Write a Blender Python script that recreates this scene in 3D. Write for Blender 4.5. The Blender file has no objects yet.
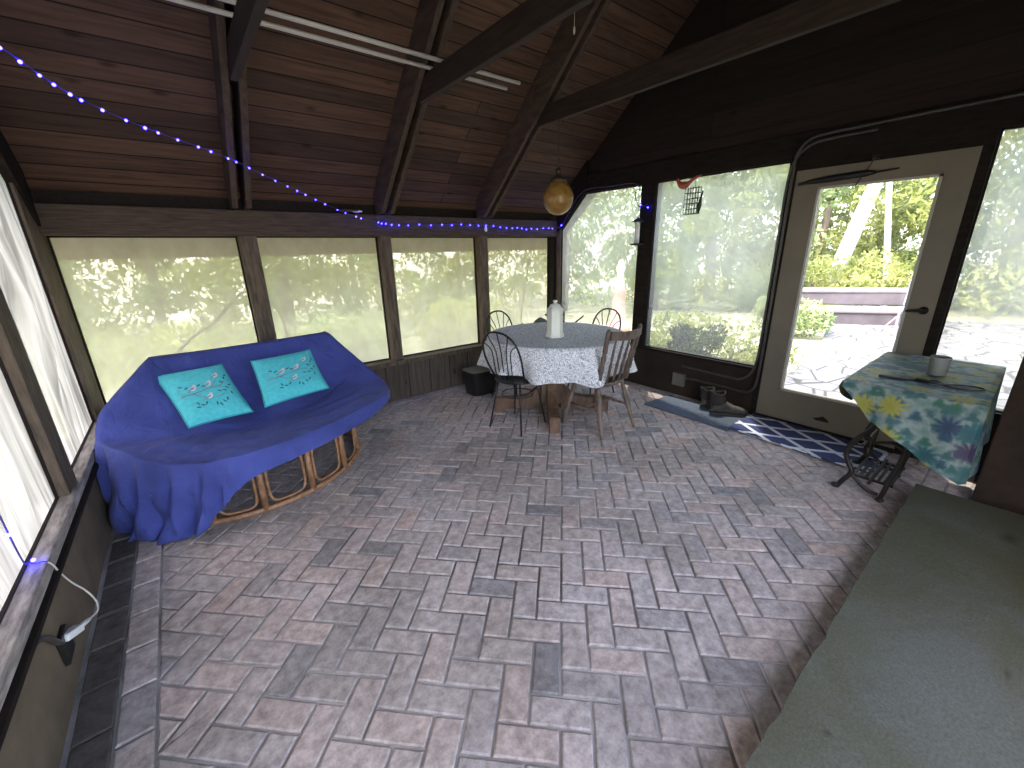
import bpy, math, random
from math import sin, cos, pi, sqrt, atan2, radians
from mathutils import Vector, Matrix
random.seed(7)
C = bpy.context.scene.collection

# ------------------------------------------------------------------ helpers
class MB:
    """collects faces; build() links them as ONE mesh object"""
    def __init__(s):
        s.v = []; s.f = []; s.uv = None
    def add(s, vs, fs):
        o = len(s.v); s.v += [tuple(v) for v in vs]; s.f += [tuple(i + o for i in f) for f in fs]
    def box(s, a, b, M=None):
        x0, y0, z0 = a; x1, y1, z1 = b
        vs = [Vector(p) for p in ((x0,y0,z0),(x1,y0,z0),(x1,y1,z0),(x0,y1,z0),(x0,y0,z1),(x1,y0,z1),(x1,y1,z1),(x0,y1,z1))]
        if M: vs = [M @ v for v in vs]
        s.add(vs, [(0,3,2,1),(4,5,6,7),(0,1,5,4),(1,2,6,5),(2,3,7,6),(3,0,4,7)]); return s
    def prism(s, poly, d):
        """poly: list of 3d points, d: extrusion vector"""
        n = len(poly); d = Vector(d); P = [Vector(p) for p in poly]
        s.add(P + [p + d for p in P], [tuple(range(n - 1, -1, -1)), tuple(range(n, 2*n))] + [(i, (i+1) % n, n + (i+1) % n, n + i) for i in range(n)]); return s
    def tube(s, pts, r, seg=8, closed=False, cap=True):
        P = [Vector(p) for p in pts]; n = len(P)
        rs = r if isinstance(r, (list, tuple)) else [r]*n
        base = len(s.v); prev = None
        for i in range(n):
            if closed: t = P[(i+1) % n] - P[i-1]
            else: t = P[min(i+1, n-1)] - P[max(i-1, 0)]
            t.normalize()
            if prev is None:
                u = t.orthogonal().normalized()
            else:
                u = prev - t * prev.dot(t)
                u = u.normalized() if u.length > 1e-6 else t.orthogonal().normalized()
            prev = u; w = t.cross(u)
            for k in range(seg):
                a = 2*pi*k/seg; s.v.append(tuple(P[i] + (u*cos(a) + w*sin(a))*rs[i]))
        for i in range(n if closed else n-1):
            j = (i+1) % n
            for k in range(seg):
                l = (k+1) % seg
                s.f.append((base+i*seg+k, base+i*seg+l, base+j*seg+l, base+j*seg+k))
        if cap and not closed:
            s.f.append(tuple(base+k for k in range(seg-1, -1, -1))); s.f.append(tuple(base+(n-1)*seg+k for k in range(seg)))
        return s
    def lathe(s, prof, c=(0,0,0), seg=20, M=None, cap=True):
        base = len(s.v); n = len(prof)
        for (r, z) in prof:
            for k in range(seg):
                a = 2*pi*k/seg; p = Vector((c[0] + r*cos(a), c[1] + r*sin(a), c[2] + z))
                s.v.append(tuple(M @ p if M else p))
        for i in range(n-1):
            for k in range(seg):
                l = (k+1) % seg
                s.f.append((base+i*seg+k, base+i*seg+l, base+(i+1)*seg+l, base+(i+1)*seg+k))
        if cap:
            s.f.append(tuple(base+k for k in range(seg-1, -1, -1))); s.f.append(tuple(base+(n-1)*seg+k for k in range(seg)))
        return s
    def turned(s, p0, p1, prof, seg=10):
        """lathe along the segment p0-p1; prof = [(t, r)]"""
        p0, p1 = Vector(p0), Vector(p1); d = p1 - p0
        q = d.to_track_quat('Z', 'Y').to_matrix().to_4x4()
        return s.lathe([(r, t*d.length) for t, r in prof], seg=seg, M=Matrix.Translation(p0) @ q)
    def grid(s, fn, nu, nv, closed_u=False):
        base = len(s.v)
        for j in range(nv+1):
            for i in range(nu if closed_u else nu+1):
                s.v.append(tuple(fn(i/nu, j/nv)))
        w = nu if closed_u else nu+1
        for j in range(nv):
            for i in range(nu):
                k = (i+1) % w
                s.f.append((base+j*w+i, base+j*w+k, base+(j+1)*w+k, base+(j+1)*w+i))
        return s
    def ball(s, c, r, seg=12, rings=8, sc=(1,1,1)):
        prof = [(max(1e-4, sin(pi*i/rings))*r, -cos(pi*i/rings)*r) for i in range(rings+1)]
        M = Matrix.Translation(Vector(c)) @ Matrix.Diagonal((sc[0], sc[1], sc[2], 1))
        return s.lathe(prof, seg=seg, M=M)
    def build(s, name, mat, parent=None, smooth=False, bevel=0, col=None, uv=None, solid=0):
        me = bpy.data.meshes.new(name); me.from_pydata(s.v, [], s.f); me.validate(verbose=False); me.update()
        if uv:
            l = me.uv_layers.new(name='UVMap')
            for lp in me.loops:
                l.data[lp.index].uv = uv(Vector(me.vertices[lp.vertex_index].co))
        o = bpy.data.objects.new(name, me); C.objects.link(o)
        for m in (mat if isinstance(mat, list) else [mat]): me.materials.append(m)
        if smooth:
            for p in me.polygons: p.use_smooth = True
        if bevel:
            b = o.modifiers.new('bevel', 'BEVEL'); b.width = bevel; b.segments = 2; b.limit_method = 'ANGLE'; b.angle_limit = 0.7
        if solid:
            b = o.modifiers.new('solid', 'SOLIDIFY'); b.thickness = solid; b.offset = -1
        if parent:
            o.parent = parent; o.matrix_parent_inverse = parent.matrix_basis.inverted()
        return o

def catmull(P, n, closed=False):
    P = [Vector(p) for p in P]; m = len(P); out = []
    for i in range(n if closed else n + 1):
        t = i/n*(m if closed else m-1); k = int(t)
        if not closed and k >= m-1: k = m-2
        f = t - k
        g = (lambda j: P[j % m]) if closed else (lambda j: P[max(0, min(m-1, j))])
        a, b, c, d = g(k-1), g(k), g(k+1), g(k+2)
        out.append(0.5*((2*b) + (c-a)*f + (2*a-5*b+4*c-d)*f*f + (3*b-a-3*c+d)*f**3))
    return out

def tag(o, label, cat, group=None, kind=None):
    o['label'] = label; o['category'] = cat
    if group: o['group'] = group
    if kind: o['kind'] = kind
    return o
def thing(name, label, cat, loc=(0,0,0), rz=0, group=None):
    o = bpy.data.objects.new(name, None); C.objects.link(o); o.empty_display_size = .1
    o.location = loc; o.rotation_euler = (0, 0, rz)
    o.matrix_basis = Matrix.Translation(Vector(loc)) @ Matrix.Rotation(rz, 4, 'Z')
    return tag(o, label, cat, group)
def struct(o, label=None):
    o['kind'] = 'structure'
    if label: o['label'] = label
    return o
def dup(root, loc, rz, label=None, sc=None):
    r = root.copy(); C.objects.link(r); r.location = loc; r.rotation_euler = (0, 0, rz)
    if sc: r.scale = sc
    if label: r['label'] = label
    for ch in list(root.children):
        c = ch.copy(); C.objects.link(c); c.parent = r
        for g in list(ch.children):
            d = g.copy(); C.objects.link(d); d.parent = c
    return r

# ------------------------------------------------------------------ materials
def nt(name):
    m = bpy.data.materials.new(name); m.use_nodes = True; t = m.node_tree; t.nodes.clear()
    out = t.nodes.new('ShaderNodeOutputMaterial'); return m, t, out
def N(t, typ, **kw):
    n = t.nodes.new(typ)
    for k, v in kw.items():
        if k in n.inputs: n.inputs[k].default_value = v
        else: setattr(n, k, v)
    return n
def ramp(t, fac, stops, interp='LINEAR'):
    r = t.nodes.new('ShaderNodeValToRGB'); r.color_ramp.interpolation = interp
    e = r.color_ramp.elements
    while len(e) < len(stops): e.new(0.5)
    for i, (p, c) in enumerate(stops):
        e[i].position = p; e[i].color = (*c, 1)
    t.links.new(fac, r.inputs[0]); return r.outputs[0]
def mat(name, col, rough=.6, metal=0, noise=.15, scale=12, bump=0, bscale=60, stretch=(1,1,1), col2=None, coords='Object', spec=.5, alpha=None):
    m, t, out = nt(name); b = N(t, 'ShaderNodeBsdfPrincipled', Roughness=rough, Metallic=metal)
    b.inputs['Specular IOR Level'].default_value = spec
    tc = N(t, 'ShaderNodeTexCoord'); mp = N(t, 'ShaderNodeMapping'); mp.inputs['Scale'].default_value = stretch
    t.links.new(tc.outputs[coords], mp.inputs[0])
    nz = N(t, 'ShaderNodeTexNoise', Scale=scale, Detail=5.0, Roughness=.6); t.links.new(mp.outputs[0], nz.inputs['Vector'])
    c2 = col2 or tuple(c*(1-noise*1.6) for c in col); c1 = tuple(min(1, c*(1+noise)) for c in col)
    t.links.new(ramp(t, nz.outputs[0], [(.3, c2), (.7, c1)]), b.inputs['Base Color'])
    if bump:
        n2 = N(t, 'ShaderNodeTexNoise', Scale=bscale, Detail=4.0); t.links.new(mp.outputs[0], n2.inputs['Vector'])
        bp = N(t, 'ShaderNodeBump', Strength=bump, Distance=.01); t.links.new(n2.outputs[0], bp.inputs['Height']); t.links.new(bp.outputs[0], b.inputs['Normal'])
    t.links.new(b.outputs[0], out.inputs[0]); return m
def board_mat(name, cA, cB, width=.14, length=2.6, gap=.004, rough=.75):
    """boards running along U of the uv map"""
    m, t, out = nt(name); b = N(t, 'ShaderNodeBsdfPrincipled', Roughness=rough)
    b.inputs['Specular IOR Level'].default_value = .25
    tc = N(t, 'ShaderNodeTexCoord')
    br = N(t, 'ShaderNodeTexBrick'); br.offset = .37; br.inputs['Scale'].default_value = 1
    br.inputs['Brick Width'].default_value = length; br.inputs['Row Height'].default_value = width; br.inputs['Mortar Size'].default_value = gap
    br.inputs['Mortar Smooth'].default_value = .1; br.inputs['Bias'].default_value = 0
    br.inputs['Color1'].default_value = (*cA, 1); br.inputs['Color2'].default_value = (*cB, 1); br.inputs['Mortar'].default_value = (.008, .005, .004, 1)
    t.links.new(tc.outputs['UV'], br.inputs['Vector'])
    mp = N(t, 'ShaderNodeMapping'); mp.inputs['Scale'].default_value = (2.2, 34, 1); t.links.new(tc.outputs['UV'], mp.inputs[0])
    nz = N(t, 'ShaderNodeTexNoise', Scale=1.0, Detail=6.0, Roughness=.65, Distortion=.4); t.links.new(mp.outputs[0], nz.inputs['Vector'])
    gr = ramp(t, nz.outputs[0], [(.3, (.55,.5,.48)), (.5, (.95,.95,.95)), (.72, (1.35,1.3,1.25))])
    mx = N(t, 'ShaderNodeMix', data_type='RGBA', blend_type='MULTIPLY'); mx.inputs[0].default_value = 1
    t.links.new(br.outputs['Color'], mx.inputs[6]); t.links.new(gr, mx.inputs[7])
    # knots
    vo = N(t, 'ShaderNodeTexVoronoi', Scale=1.0); mp2 = N(t, 'ShaderNodeMapping'); mp2.inputs['Scale'].default_value = (2.2, 5.5, 1)
    t.links.new(tc.outputs['UV'], mp2.inputs[0]); t.links.new(mp2.outputs[0], vo.inputs['Vector'])
    kn = ramp(t, vo.outputs['Distance'], [(.04, (.25,.2,.18)), (.12, (1,1,1))])
    m2 = N(t, 'ShaderNodeMix', data_type='RGBA', blend_type='MULTIPLY'); m2.inputs[0].default_value = .8
    t.links.new(mx.outputs[2], m2.inputs[6]); t.links.new(kn, m2.inputs[7])
    t.links.new(m2.outputs[2], b.inputs['Base Color'])
    bp = N(t, 'ShaderNodeBump', Strength=.5, Distance=.006); t.links.new(br.outputs['Fac'], bp.inputs['Height']); bp.invert = True
    t.links.new(bp.outputs[0], b.inputs['Normal'])
    t.links.new(b.outputs[0], out.inputs[0]); return m
def film_mat(name, col, veil, dirt, wr=0, scale=6, tint=(1,1,1), grad=None):
    """cloudy screen / plastic sheeting: part clear, part milky and lit from outside"""
    m, t, out = nt(name)
    tr = N(t, 'ShaderNodeBsdfTransparent'); di = N(t, 'ShaderNodeBsdfDiffuse'); tl = N(t, 'ShaderNodeBsdfTranslucent')
    tr.inputs['Color'].default_value = (*tint, 1)
    for n in (di, tl): n.inputs['Color'].default_value = (*col, 1)
    if wr:     # grey shading of the creases, painted as streaks into the sheeting colour
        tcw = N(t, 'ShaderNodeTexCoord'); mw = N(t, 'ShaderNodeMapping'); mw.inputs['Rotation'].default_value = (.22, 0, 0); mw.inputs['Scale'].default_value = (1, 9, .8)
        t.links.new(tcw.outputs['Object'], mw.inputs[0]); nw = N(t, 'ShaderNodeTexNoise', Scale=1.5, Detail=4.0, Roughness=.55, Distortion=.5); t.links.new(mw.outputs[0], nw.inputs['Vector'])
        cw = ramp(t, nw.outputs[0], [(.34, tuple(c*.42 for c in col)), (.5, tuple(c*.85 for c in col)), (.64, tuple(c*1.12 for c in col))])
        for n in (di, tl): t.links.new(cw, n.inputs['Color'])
    milk = N(t, 'ShaderNodeMixShader'); milk.inputs[0].default_value = .75
    t.links.new(di.outputs[0], milk.inputs[1]); t.links.new(tl.outputs[0], milk.inputs[2])
    tc = N(t, 'ShaderNodeTexCoord'); mp = N(t, 'ShaderNodeMapping'); mp.inputs['Scale'].default_value = (1, 1, .6 if not wr else .25)
    t.links.new(tc.outputs['Object'], mp.inputs[0])
    nz = N(t, 'ShaderNodeTexNoise', Scale=scale, Detail=6.0, Roughness=.65); t.links.new(mp.outputs[0], nz.inputs['Vector'])
    f = N(t, 'ShaderNodeMapRange'); f.inputs['From Min'].default_value = .3; f.inputs['From Max'].default_value = .7
    f.inputs['To Min'].default_value = veil - dirt; f.inputs['To Max'].default_value = veil + dirt
    t.links.new(nz.outputs[0], f.inputs['Value'])
    mix = N(t, 'ShaderNodeMixShader'); t.links.new(f.outputs[0], mix.inputs[0])
    if grad:   # haze painted into the veil: milkier toward the top of the sheet
        sz = N(t, 'ShaderNodeSeparateXYZ'); t.links.new(tc.outputs['Object'], sz.inputs[0])
        g = N(t, 'ShaderNodeMapRange'); g.inputs['From Min'].default_value = .45; g.inputs['From Max'].default_value = 1.5
        g.inputs['To Min'].default_value = grad; g.inputs['To Max'].default_value = 1; t.links.new(sz.outputs[2], g.inputs['Value'])
        mu = N(t, 'ShaderNodeMath', operation='MULTIPLY'); t.links.new(f.outputs[0], mu.inputs[0]); t.links.new(g.outputs[0], mu.inputs[1])
        t.links.new(mu.outputs[0], mix.inputs[0])
    t.links.new(tr.outputs[0], mix.inputs[1]); t.links.new(milk.outputs[0], mix.inputs[2])
    t.links.new(mix.outputs[0], out.inputs[0]); return m
def emit_mat(name, col, s):
    m, t, out = nt(name); e = N(t, 'ShaderNodeEmission', Strength=s); e.inputs['Color'].default_value = (*col, 1)
    t.links.new(e.outputs[0], out.inputs[0]); return m
def leaf_mat(name, cA, cB, tr=.45):
    m, t, out = nt(name); d = N(t, 'ShaderNodeBsdfDiffuse'); l = N(t, 'ShaderNodeBsdfTranslucent')
    tc = N(t, 'ShaderNodeTexCoord'); nz = N(t, 'ShaderNodeTexNoise', Scale=1.6, Detail=5.0, Roughness=.7); t.links.new(tc.outputs['Object'], nz.inputs['Vector'])
    c = ramp(t, nz.outputs[0], [(.36, cA), (.64, cB)])
    for n in (d, l): t.links.new(c, n.inputs['Color'])
    mx = N(t, 'ShaderNodeMixShader'); mx.inputs[0].default_value = tr
    t.links.new(d.outputs[0], mx.inputs[1]); t.links.new(l.outputs[0], mx.inputs[2]); t.links.new(mx.outputs[0], out.inputs[0]); return m

M = {}
M['roof'] = board_mat('roof_boards', (.108,.060,.042), (.050,.028,.022), width=.118, length=9.3)
M['siding'] = board_mat('dark_siding', (.022,.013,.010), (.013,.008,.006), width=.2, length=3.4)
M['kick'] = board_mat('kick_boards', (.095,.074,.060), (.065,.050,.041), width=.25, length=6)
M['beam'] = mat('beam_wood', (.072,.050,.037), .75, noise=.3, scale=5, stretch=(1.2,14,14), bump=.25, bscale=30, spec=.25)
M['raft'] = mat('rafter_wood', (.060,.039,.032), .75, noise=.3, scale=4, stretch=(10,1.5,6), bump=.2, bscale=20, spec=.25)
M['tie'] = mat('tie_wood', (.026,.016,.012), .75, noise=.3, scale=4, stretch=(10,1.2,10), spec=.25)
M['post'] = mat('post_wood', (.112,.082,.060), .75, noise=.35, scale=5, stretch=(9,9,1.4), bump=.3, bscale=20, spec=.25)
M['dark'] = mat('dark_wood', (.014,.009,.007), .75, noise=.35, scale=6, stretch=(6,1.5,6), spec=.2)
M['lowply'] = mat('low_wall_brown', (.165,.125,.09), .8, noise=.25, scale=3, bump=.1, spec=.2)
M['lowdark'] = mat('low_wall_dark', (.028,.019,.014), .8, noise=.25, scale=3, spec=.2)
M['sill'] = mat('weathered_sill', (.36,.31,.29), .7, noise=.4, scale=9, stretch=(5,1,5), bump=.2)
M['brownpier'] = mat('pier_brown', (.034,.018,.011), .85, noise=.3, scale=8, bump=.3)
M['film'] = film_mat('cloudy_screen', (.47,.455,.415), .60, .09, tint=(.70,.68,.63))
M['filmR'] = film_mat('cloudy_screen_garden', (.42,.43,.41), .52, .09, tint=(.62,.62,.59), grad=.35)
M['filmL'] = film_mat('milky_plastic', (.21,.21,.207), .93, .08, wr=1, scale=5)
M['door'] = mat('door_cream', (.175,.145,.108), .5, noise=.08, scale=4)
M['doorrail'] = mat('door_bead', (.42,.40,.35), .4, noise=.05)
M['black'] = mat('black_metal', (.012,.011,.011), .4, noise=.2, spec=.4)
M['bronze'] = mat('dark_bronze', (.03,.024,.02), .35, .6)
M['conduit'] = mat('painted_conduit', (.055,.048,.045), .4, noise=.2)
M['pvc'] = mat('white_pvc', (.46,.43,.43), .35, noise=.06)
M['white'] = mat('white_plastic', (.75,.75,.74), .4, noise=.05)
M['outlet'] = mat('outlet_tan', (.13,.115,.10), .5, noise=.1)
M['rattan'] = mat('rattan', (.34,.17,.085), .45, noise=.35, scale=30, col2=(.16,.075,.035), bump=.2, bscale=80)
M['oldwood'] = mat('worn_wood', (.155,.105,.08), .6, noise=.4, scale=9, stretch=(4,4,1), bump=.15)
M['darkwood'] = mat('chair_dark_wood', (.115,.078,.062), .5, noise=.4, scale=10, stretch=(4,4,1))
M['pedestal'] = mat('pedestal_wood', (.14,.075,.045), .6, noise=.35, scale=7, stretch=(3,3,1))
M['wire'] = mat('chair_metal', (.028,.025,.026), .4, .5, noise=.2)
M['cushion'] = mat('dark_seat', (.02,.018,.018), .7, noise=.3)
M['cream'] = mat('cream_ceramic', (.70,.69,.62), .35, noise=.06, scale=5)
M['mug'] = mat('mug_grey', (.19,.195,.18), .5, noise=.1)
M['iron'] = mat('cast_iron', (.020,.014,.012), .5, .3, noise=.3)
def slab_mat():
    m, t, out = nt('green_slate'); b = N(t, 'ShaderNodeBsdfPrincipled', Roughness=.7); b.inputs['Specular IOR Level'].default_value = .3
    tc = N(t, 'ShaderNodeTexCoord')
    n1 = N(t, 'ShaderNodeTexNoise', Scale=1.9, Detail=6.0, Roughness=.6, Distortion=.6); t.links.new(tc.outputs['Object'], n1.inputs['Vector'])
    n2 = N(t, 'ShaderNodeTexNoise', Scale=120.0, Detail=4.0, Roughness=.7); t.links.new(tc.outputs['Object'], n2.inputs['Vector'])
    c = ramp(t, n1.outputs[0], [(.34, (.070,.066,.038)), (.5, (.080,.077,.054)), (.66, (.096,.096,.082))])
    g = ramp(t, n2.outputs[0], [(.3, (.72,.72,.70)), (.5, (1,1,1)), (.7, (1.3,1.3,1.28))])
    mx = N(t, 'ShaderNodeMix', data_type='RGBA', blend_type='MULTIPLY'); mx.inputs[0].default_value = 1; t.links.new(c, mx.inputs[6]); t.links.new(g, mx.inputs[7])
    cur = mx.outputs[2]
    for (x, y, rx, ry) in ((1.484, -.03, .055, .035), (2.95, -.17, .20, .10), (1.93, -.22, .10, .03), (1.25, .10, .05, .04)):   # old dark stains on the stone
        mp = N(t, 'ShaderNodeMapping'); mp.inputs['Location'].default_value = (-x/rx, -y/ry, 0); mp.inputs['Scale'].default_value = (1/rx, 1/ry, 0)
        t.links.new(tc.outputs['Object'], mp.inputs[0]); ln = N(t, 'ShaderNodeVectorMath', operation='LENGTH'); t.links.new(mp.outputs[0], ln.inputs[0])
        ad = N(t, 'ShaderNodeMath', operation='MULTIPLY_ADD'); ad.inputs[1].default_value = 1.2; t.links.new(n1.outputs[0], ad.inputs[0]); t.links.new(ln.outputs['Value'], ad.inputs[2])
        f = ramp(t, ad.outputs[0], [(.6, (.45,.45,.43)), (1.0, (1,1,1))])
        m2 = N(t, 'ShaderNodeMix', data_type='RGBA', blend_type='MULTIPLY'); m2.inputs[0].default_value = 1; t.links.new(cur, m2.inputs[6]); t.links.new(f, m2.inputs[7]); cur = m2.outputs[2]
    t.links.new(cur, b.inputs['Base Color'])
    n3 = N(t, 'ShaderNodeTexNoise', Scale=30.0, Detail=7.0, Roughness=.65); t.links.new(tc.outputs['Object'], n3.inputs['Vector'])
    bp = N(t, 'ShaderNodeBump', Strength=.35, Distance=.008); t.links.new(n3.outputs[0], bp.inputs['Height']); t.links.new(bp.outputs[0], b.inputs['Normal'])
    t.links.new(b.outputs[0], out.inputs[0]); return m
M['slab'] = slab_mat()
M['matgrey'] = mat('mat_blue_grey', (.085,.105,.145), .95, noise=.2, scale=60, bump=.4, bscale=300)
M['boot'] = mat('boot_leather', (.022,.015,.012), .75, noise=.4, scale=14, bump=.3)
M['bootgrey'] = mat('boot_suede', (.062,.054,.049), .85, noise=.3, scale=18, bump=.3)
M['sole'] = mat('boot_sole', (.03,.027,.025), .8)
M['bulb'] = emit_mat('blue_led', (.014,.010,1.0), 20)
M['cord'] = mat('blue_wire', (.05,.04,.22), .4, noise=.1)
M['ivory'] = mat('ivory_wire', (.62,.58,.5), .5, noise=.05)
M['globe'] = mat('amber_globe', (.25,.14,.033), .35, noise=.3, scale=14, col2=(.14,.07,.016), bump=.25, bscale=35)
M['brass'] = mat('old_brass', (.07,.05,.03), .5, .5)
M['red'] = mat('faded_red', (.40,.075,.06), .5, noise=.2)
M['feeder'] = mat('feeder_tube', (.75,.75,.72), .3, noise=.1)
M['vine'] = mat('dead_vine', (.22,.17,.12), .9, noise=.3)
M['bark'] = mat('bark', (.24,.19,.15), .9, noise=.4, scale=8, stretch=(3,3,.6), bump=.5)
M['palebark'] = mat('pale_bark', (.80,.77,.72), .8, noise=.15, scale=8, stretch=(3,3,.6))
M['leafY'] = leaf_mat('leaf_yellow', (.23,.28,.09), (.48,.49,.19))
M['leafG'] = leaf_mat('leaf_green', (.20,.28,.13), (.44,.48,.25))
M['leafD'] = leaf_mat('leaf_dark', (.02,.035,.012), (.12,.14,.03), .2)
M['grass'] = mat('dry_grass', (.38,.35,.26), .95, noise=.3, scale=2.5, col2=(.25,.26,.14), bump=.5, bscale=40)
M['stone'] = mat('garden_stone', (.12,.10,.105), .85, noise=.2, scale=3, bump=.3)
M['stonecap'] = mat('garden_stone_cap', (.22,.185,.19), .85, noise=.15, scale=3)
M['lilac'] = mat('lilac_plastic', (.32,.34,.62), .5)
M['clay'] = mat('clay_pink', (.68,.40,.33), .8, noise=.15)

def fabric_blue():
    m, t, out = nt('blue_cloth'); b = N(t, 'ShaderNodeBsdfPrincipled', Roughness=.85); b.inputs['Specular IOR Level'].default_value = .2
    b.inputs['Sheen Weight'].default_value = .06
    tc = N(t, 'ShaderNodeTexCoord'); nz = N(t, 'ShaderNodeTexNoise', Scale=5.0, Detail=6.0); t.links.new(tc.outputs['Object'], nz.inputs['Vector'])
    t.links.new(ramp(t, nz.outputs[0], [(.3, (.042,.054,.21)), (.7, (.070,.088,.33))]), b.inputs['Base Color'])
    n2 = N(t, 'ShaderNodeTexNoise', Scale=10.0, Detail=4.0, Roughness=.55, Distortion=.7); t.links.new(tc.outputs['Object'], n2.inputs['Vector'])
    bp = N(t, 'ShaderNodeBump', Strength=.6, Distance=.028); t.links.new(n2.outputs[0], bp.inputs['Height']); t.links.new(bp.outputs[0], b.inputs['Normal'])
    t.links.new(b.outputs[0], out.inputs[0]); return m
M['blue'] = fabric_blue()
M['navy'] = mat('turquoise_piping', (.04,.36,.42), .8)
M['turq'] = mat('turquoise_cloth', (.085,.56,.64), .85, noise=.10, scale=40, bump=.25, bscale=240)
M['pr_branch'] = mat('print_branch', (.20,.22,.25), .9)
M['pr_leaf'] = mat('print_leaf', (.03,.13,.14), .9)
M['pr_bird'] = mat('print_bird', (.66,.68,.72), .9)
M['pr_wing'] = mat('print_wing', (.25,.29,.36), .9)

def brick_mat():
    m, t, out = nt('herringbone_brick'); b = N(t, 'ShaderNodeBsdfPrincipled', Roughness=.8); b.inputs['Specular IOR Level'].default_value = .3
    at = N(t, 'ShaderNodeAttribute', attribute_name='tint')
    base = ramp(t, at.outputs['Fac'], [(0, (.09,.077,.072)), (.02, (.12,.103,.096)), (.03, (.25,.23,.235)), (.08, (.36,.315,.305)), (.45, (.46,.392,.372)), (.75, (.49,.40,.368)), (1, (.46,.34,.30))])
    tc = N(t, 'ShaderNodeTexCoord'); nz = N(t, 'ShaderNodeTexNoise', Scale=22.0, Detail=7.0, Roughness=.7); t.links.new(tc.outputs['Object'], nz.inputs['Vector'])
    n2 = N(t, 'ShaderNodeTexNoise', Scale=1.6, Detail=3.0); t.links.new(tc.outputs['Object'], n2.inputs['Vector'])
    s1 = ramp(t, nz.outputs[0], [(.3, (.55,.54,.53)), (.52, (1,1,1)), (.72, (1.42,1.41,1.41))])
    s2 = ramp(t, n2.outputs[0], [(.35, (.80,.78,.76)), (.65, (1.08,1.08,1.10))])
    mx = N(t, 'ShaderNodeMix', data_type='RGBA', blend_type='MULTIPLY'); mx.inputs[0].default_value = 1
    t.links.new(base, mx.inputs[6]); t.links.new(s1, mx.inputs[7])
    m2 = N(t, 'ShaderNodeMix', data_type='RGBA', blend_type='MULTIPLY'); m2.inputs[0].default_value = 1
    t.links.new(mx.outputs[2], m2.inputs[6]); t.links.new(s2, m2.inputs[7])
    t.links.new(m2.outputs[2], b.inputs['Base Color'])
    n3 = N(t, 'ShaderNodeTexNoise', Scale=70.0, Detail=5.0); t.links.new(tc.outputs['Object'], n3.inputs['Vector'])
    bp = N(t, 'ShaderNodeBump', Strength=.45, Distance=.006); t.links.new(n3.outputs[0], bp.inputs['Height']); t.links.new(bp.outputs[0], b.inputs['Normal'])
    t.links.new(b.outputs[0], out.inputs[0]); return m
M['brick'] = brick_mat()
M['mortar'] = mat('joint_sand', (.42,.39,.385), .95, noise=.4, scale=1.1, col2=(.022,.018,.016), bump=.4, bscale=90)

def paisley_mat():
    m, t, out = nt('paisley_cloth'); b = N(t, 'ShaderNodeBsdfPrincipled', Roughness=.75)
    tc = N(t, 'ShaderNodeTexCoord')
    nz = N(t, 'ShaderNodeTexNoise', Scale=9.0, Detail=3.0); t.links.new(tc.outputs['Object'], nz.inputs['Vector'])
    ad = N(t, 'ShaderNodeMix', data_type='RGBA', blend_type='LINEAR_LIGHT'); ad.inputs[0].default_value = .07
    t.links.new(tc.outputs['Object'], ad.inputs[6]); t.links.new(nz.outputs['Color'], ad.inputs[7])
    vo = N(t, 'ShaderNodeTexVoronoi', Scale=24.0); t.links.new(ad.outputs[2], vo.inputs['Vector'])
    wv = N(t, 'ShaderNodeMath', operation='MULTIPLY'); wv.inputs[1].default_value = 22; t.links.new(vo.outputs['Distance'], wv.inputs[0])
    sn = N(t, 'ShaderNodeMath', operation='SINE'); t.links.new(wv.outputs[0], sn.inputs[0])
    n2 = N(t, 'ShaderNodeTexNoise', Scale=55.0, Detail=3.0); t.links.new(tc.outputs['Object'], n2.inputs['Vector'])
    am = N(t, 'ShaderNodeMath', operation='MULTIPLY_ADD'); am.inputs[1].default_value = .3; t.links.new(sn.outputs[0], am.inputs[0]); t.links.new(n2.outputs[0], am.inputs[2])
    t.links.new(ramp(t, am.outputs[0], [(.2, (.30,.295,.33)), (.42, (.50,.49,.52)), (.62, (.74,.73,.75))]), b.inputs['Base Color'])
    t.links.new(b.outputs[0], out.inputs[0]); return m
M['paisley'] = paisley_mat()

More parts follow.
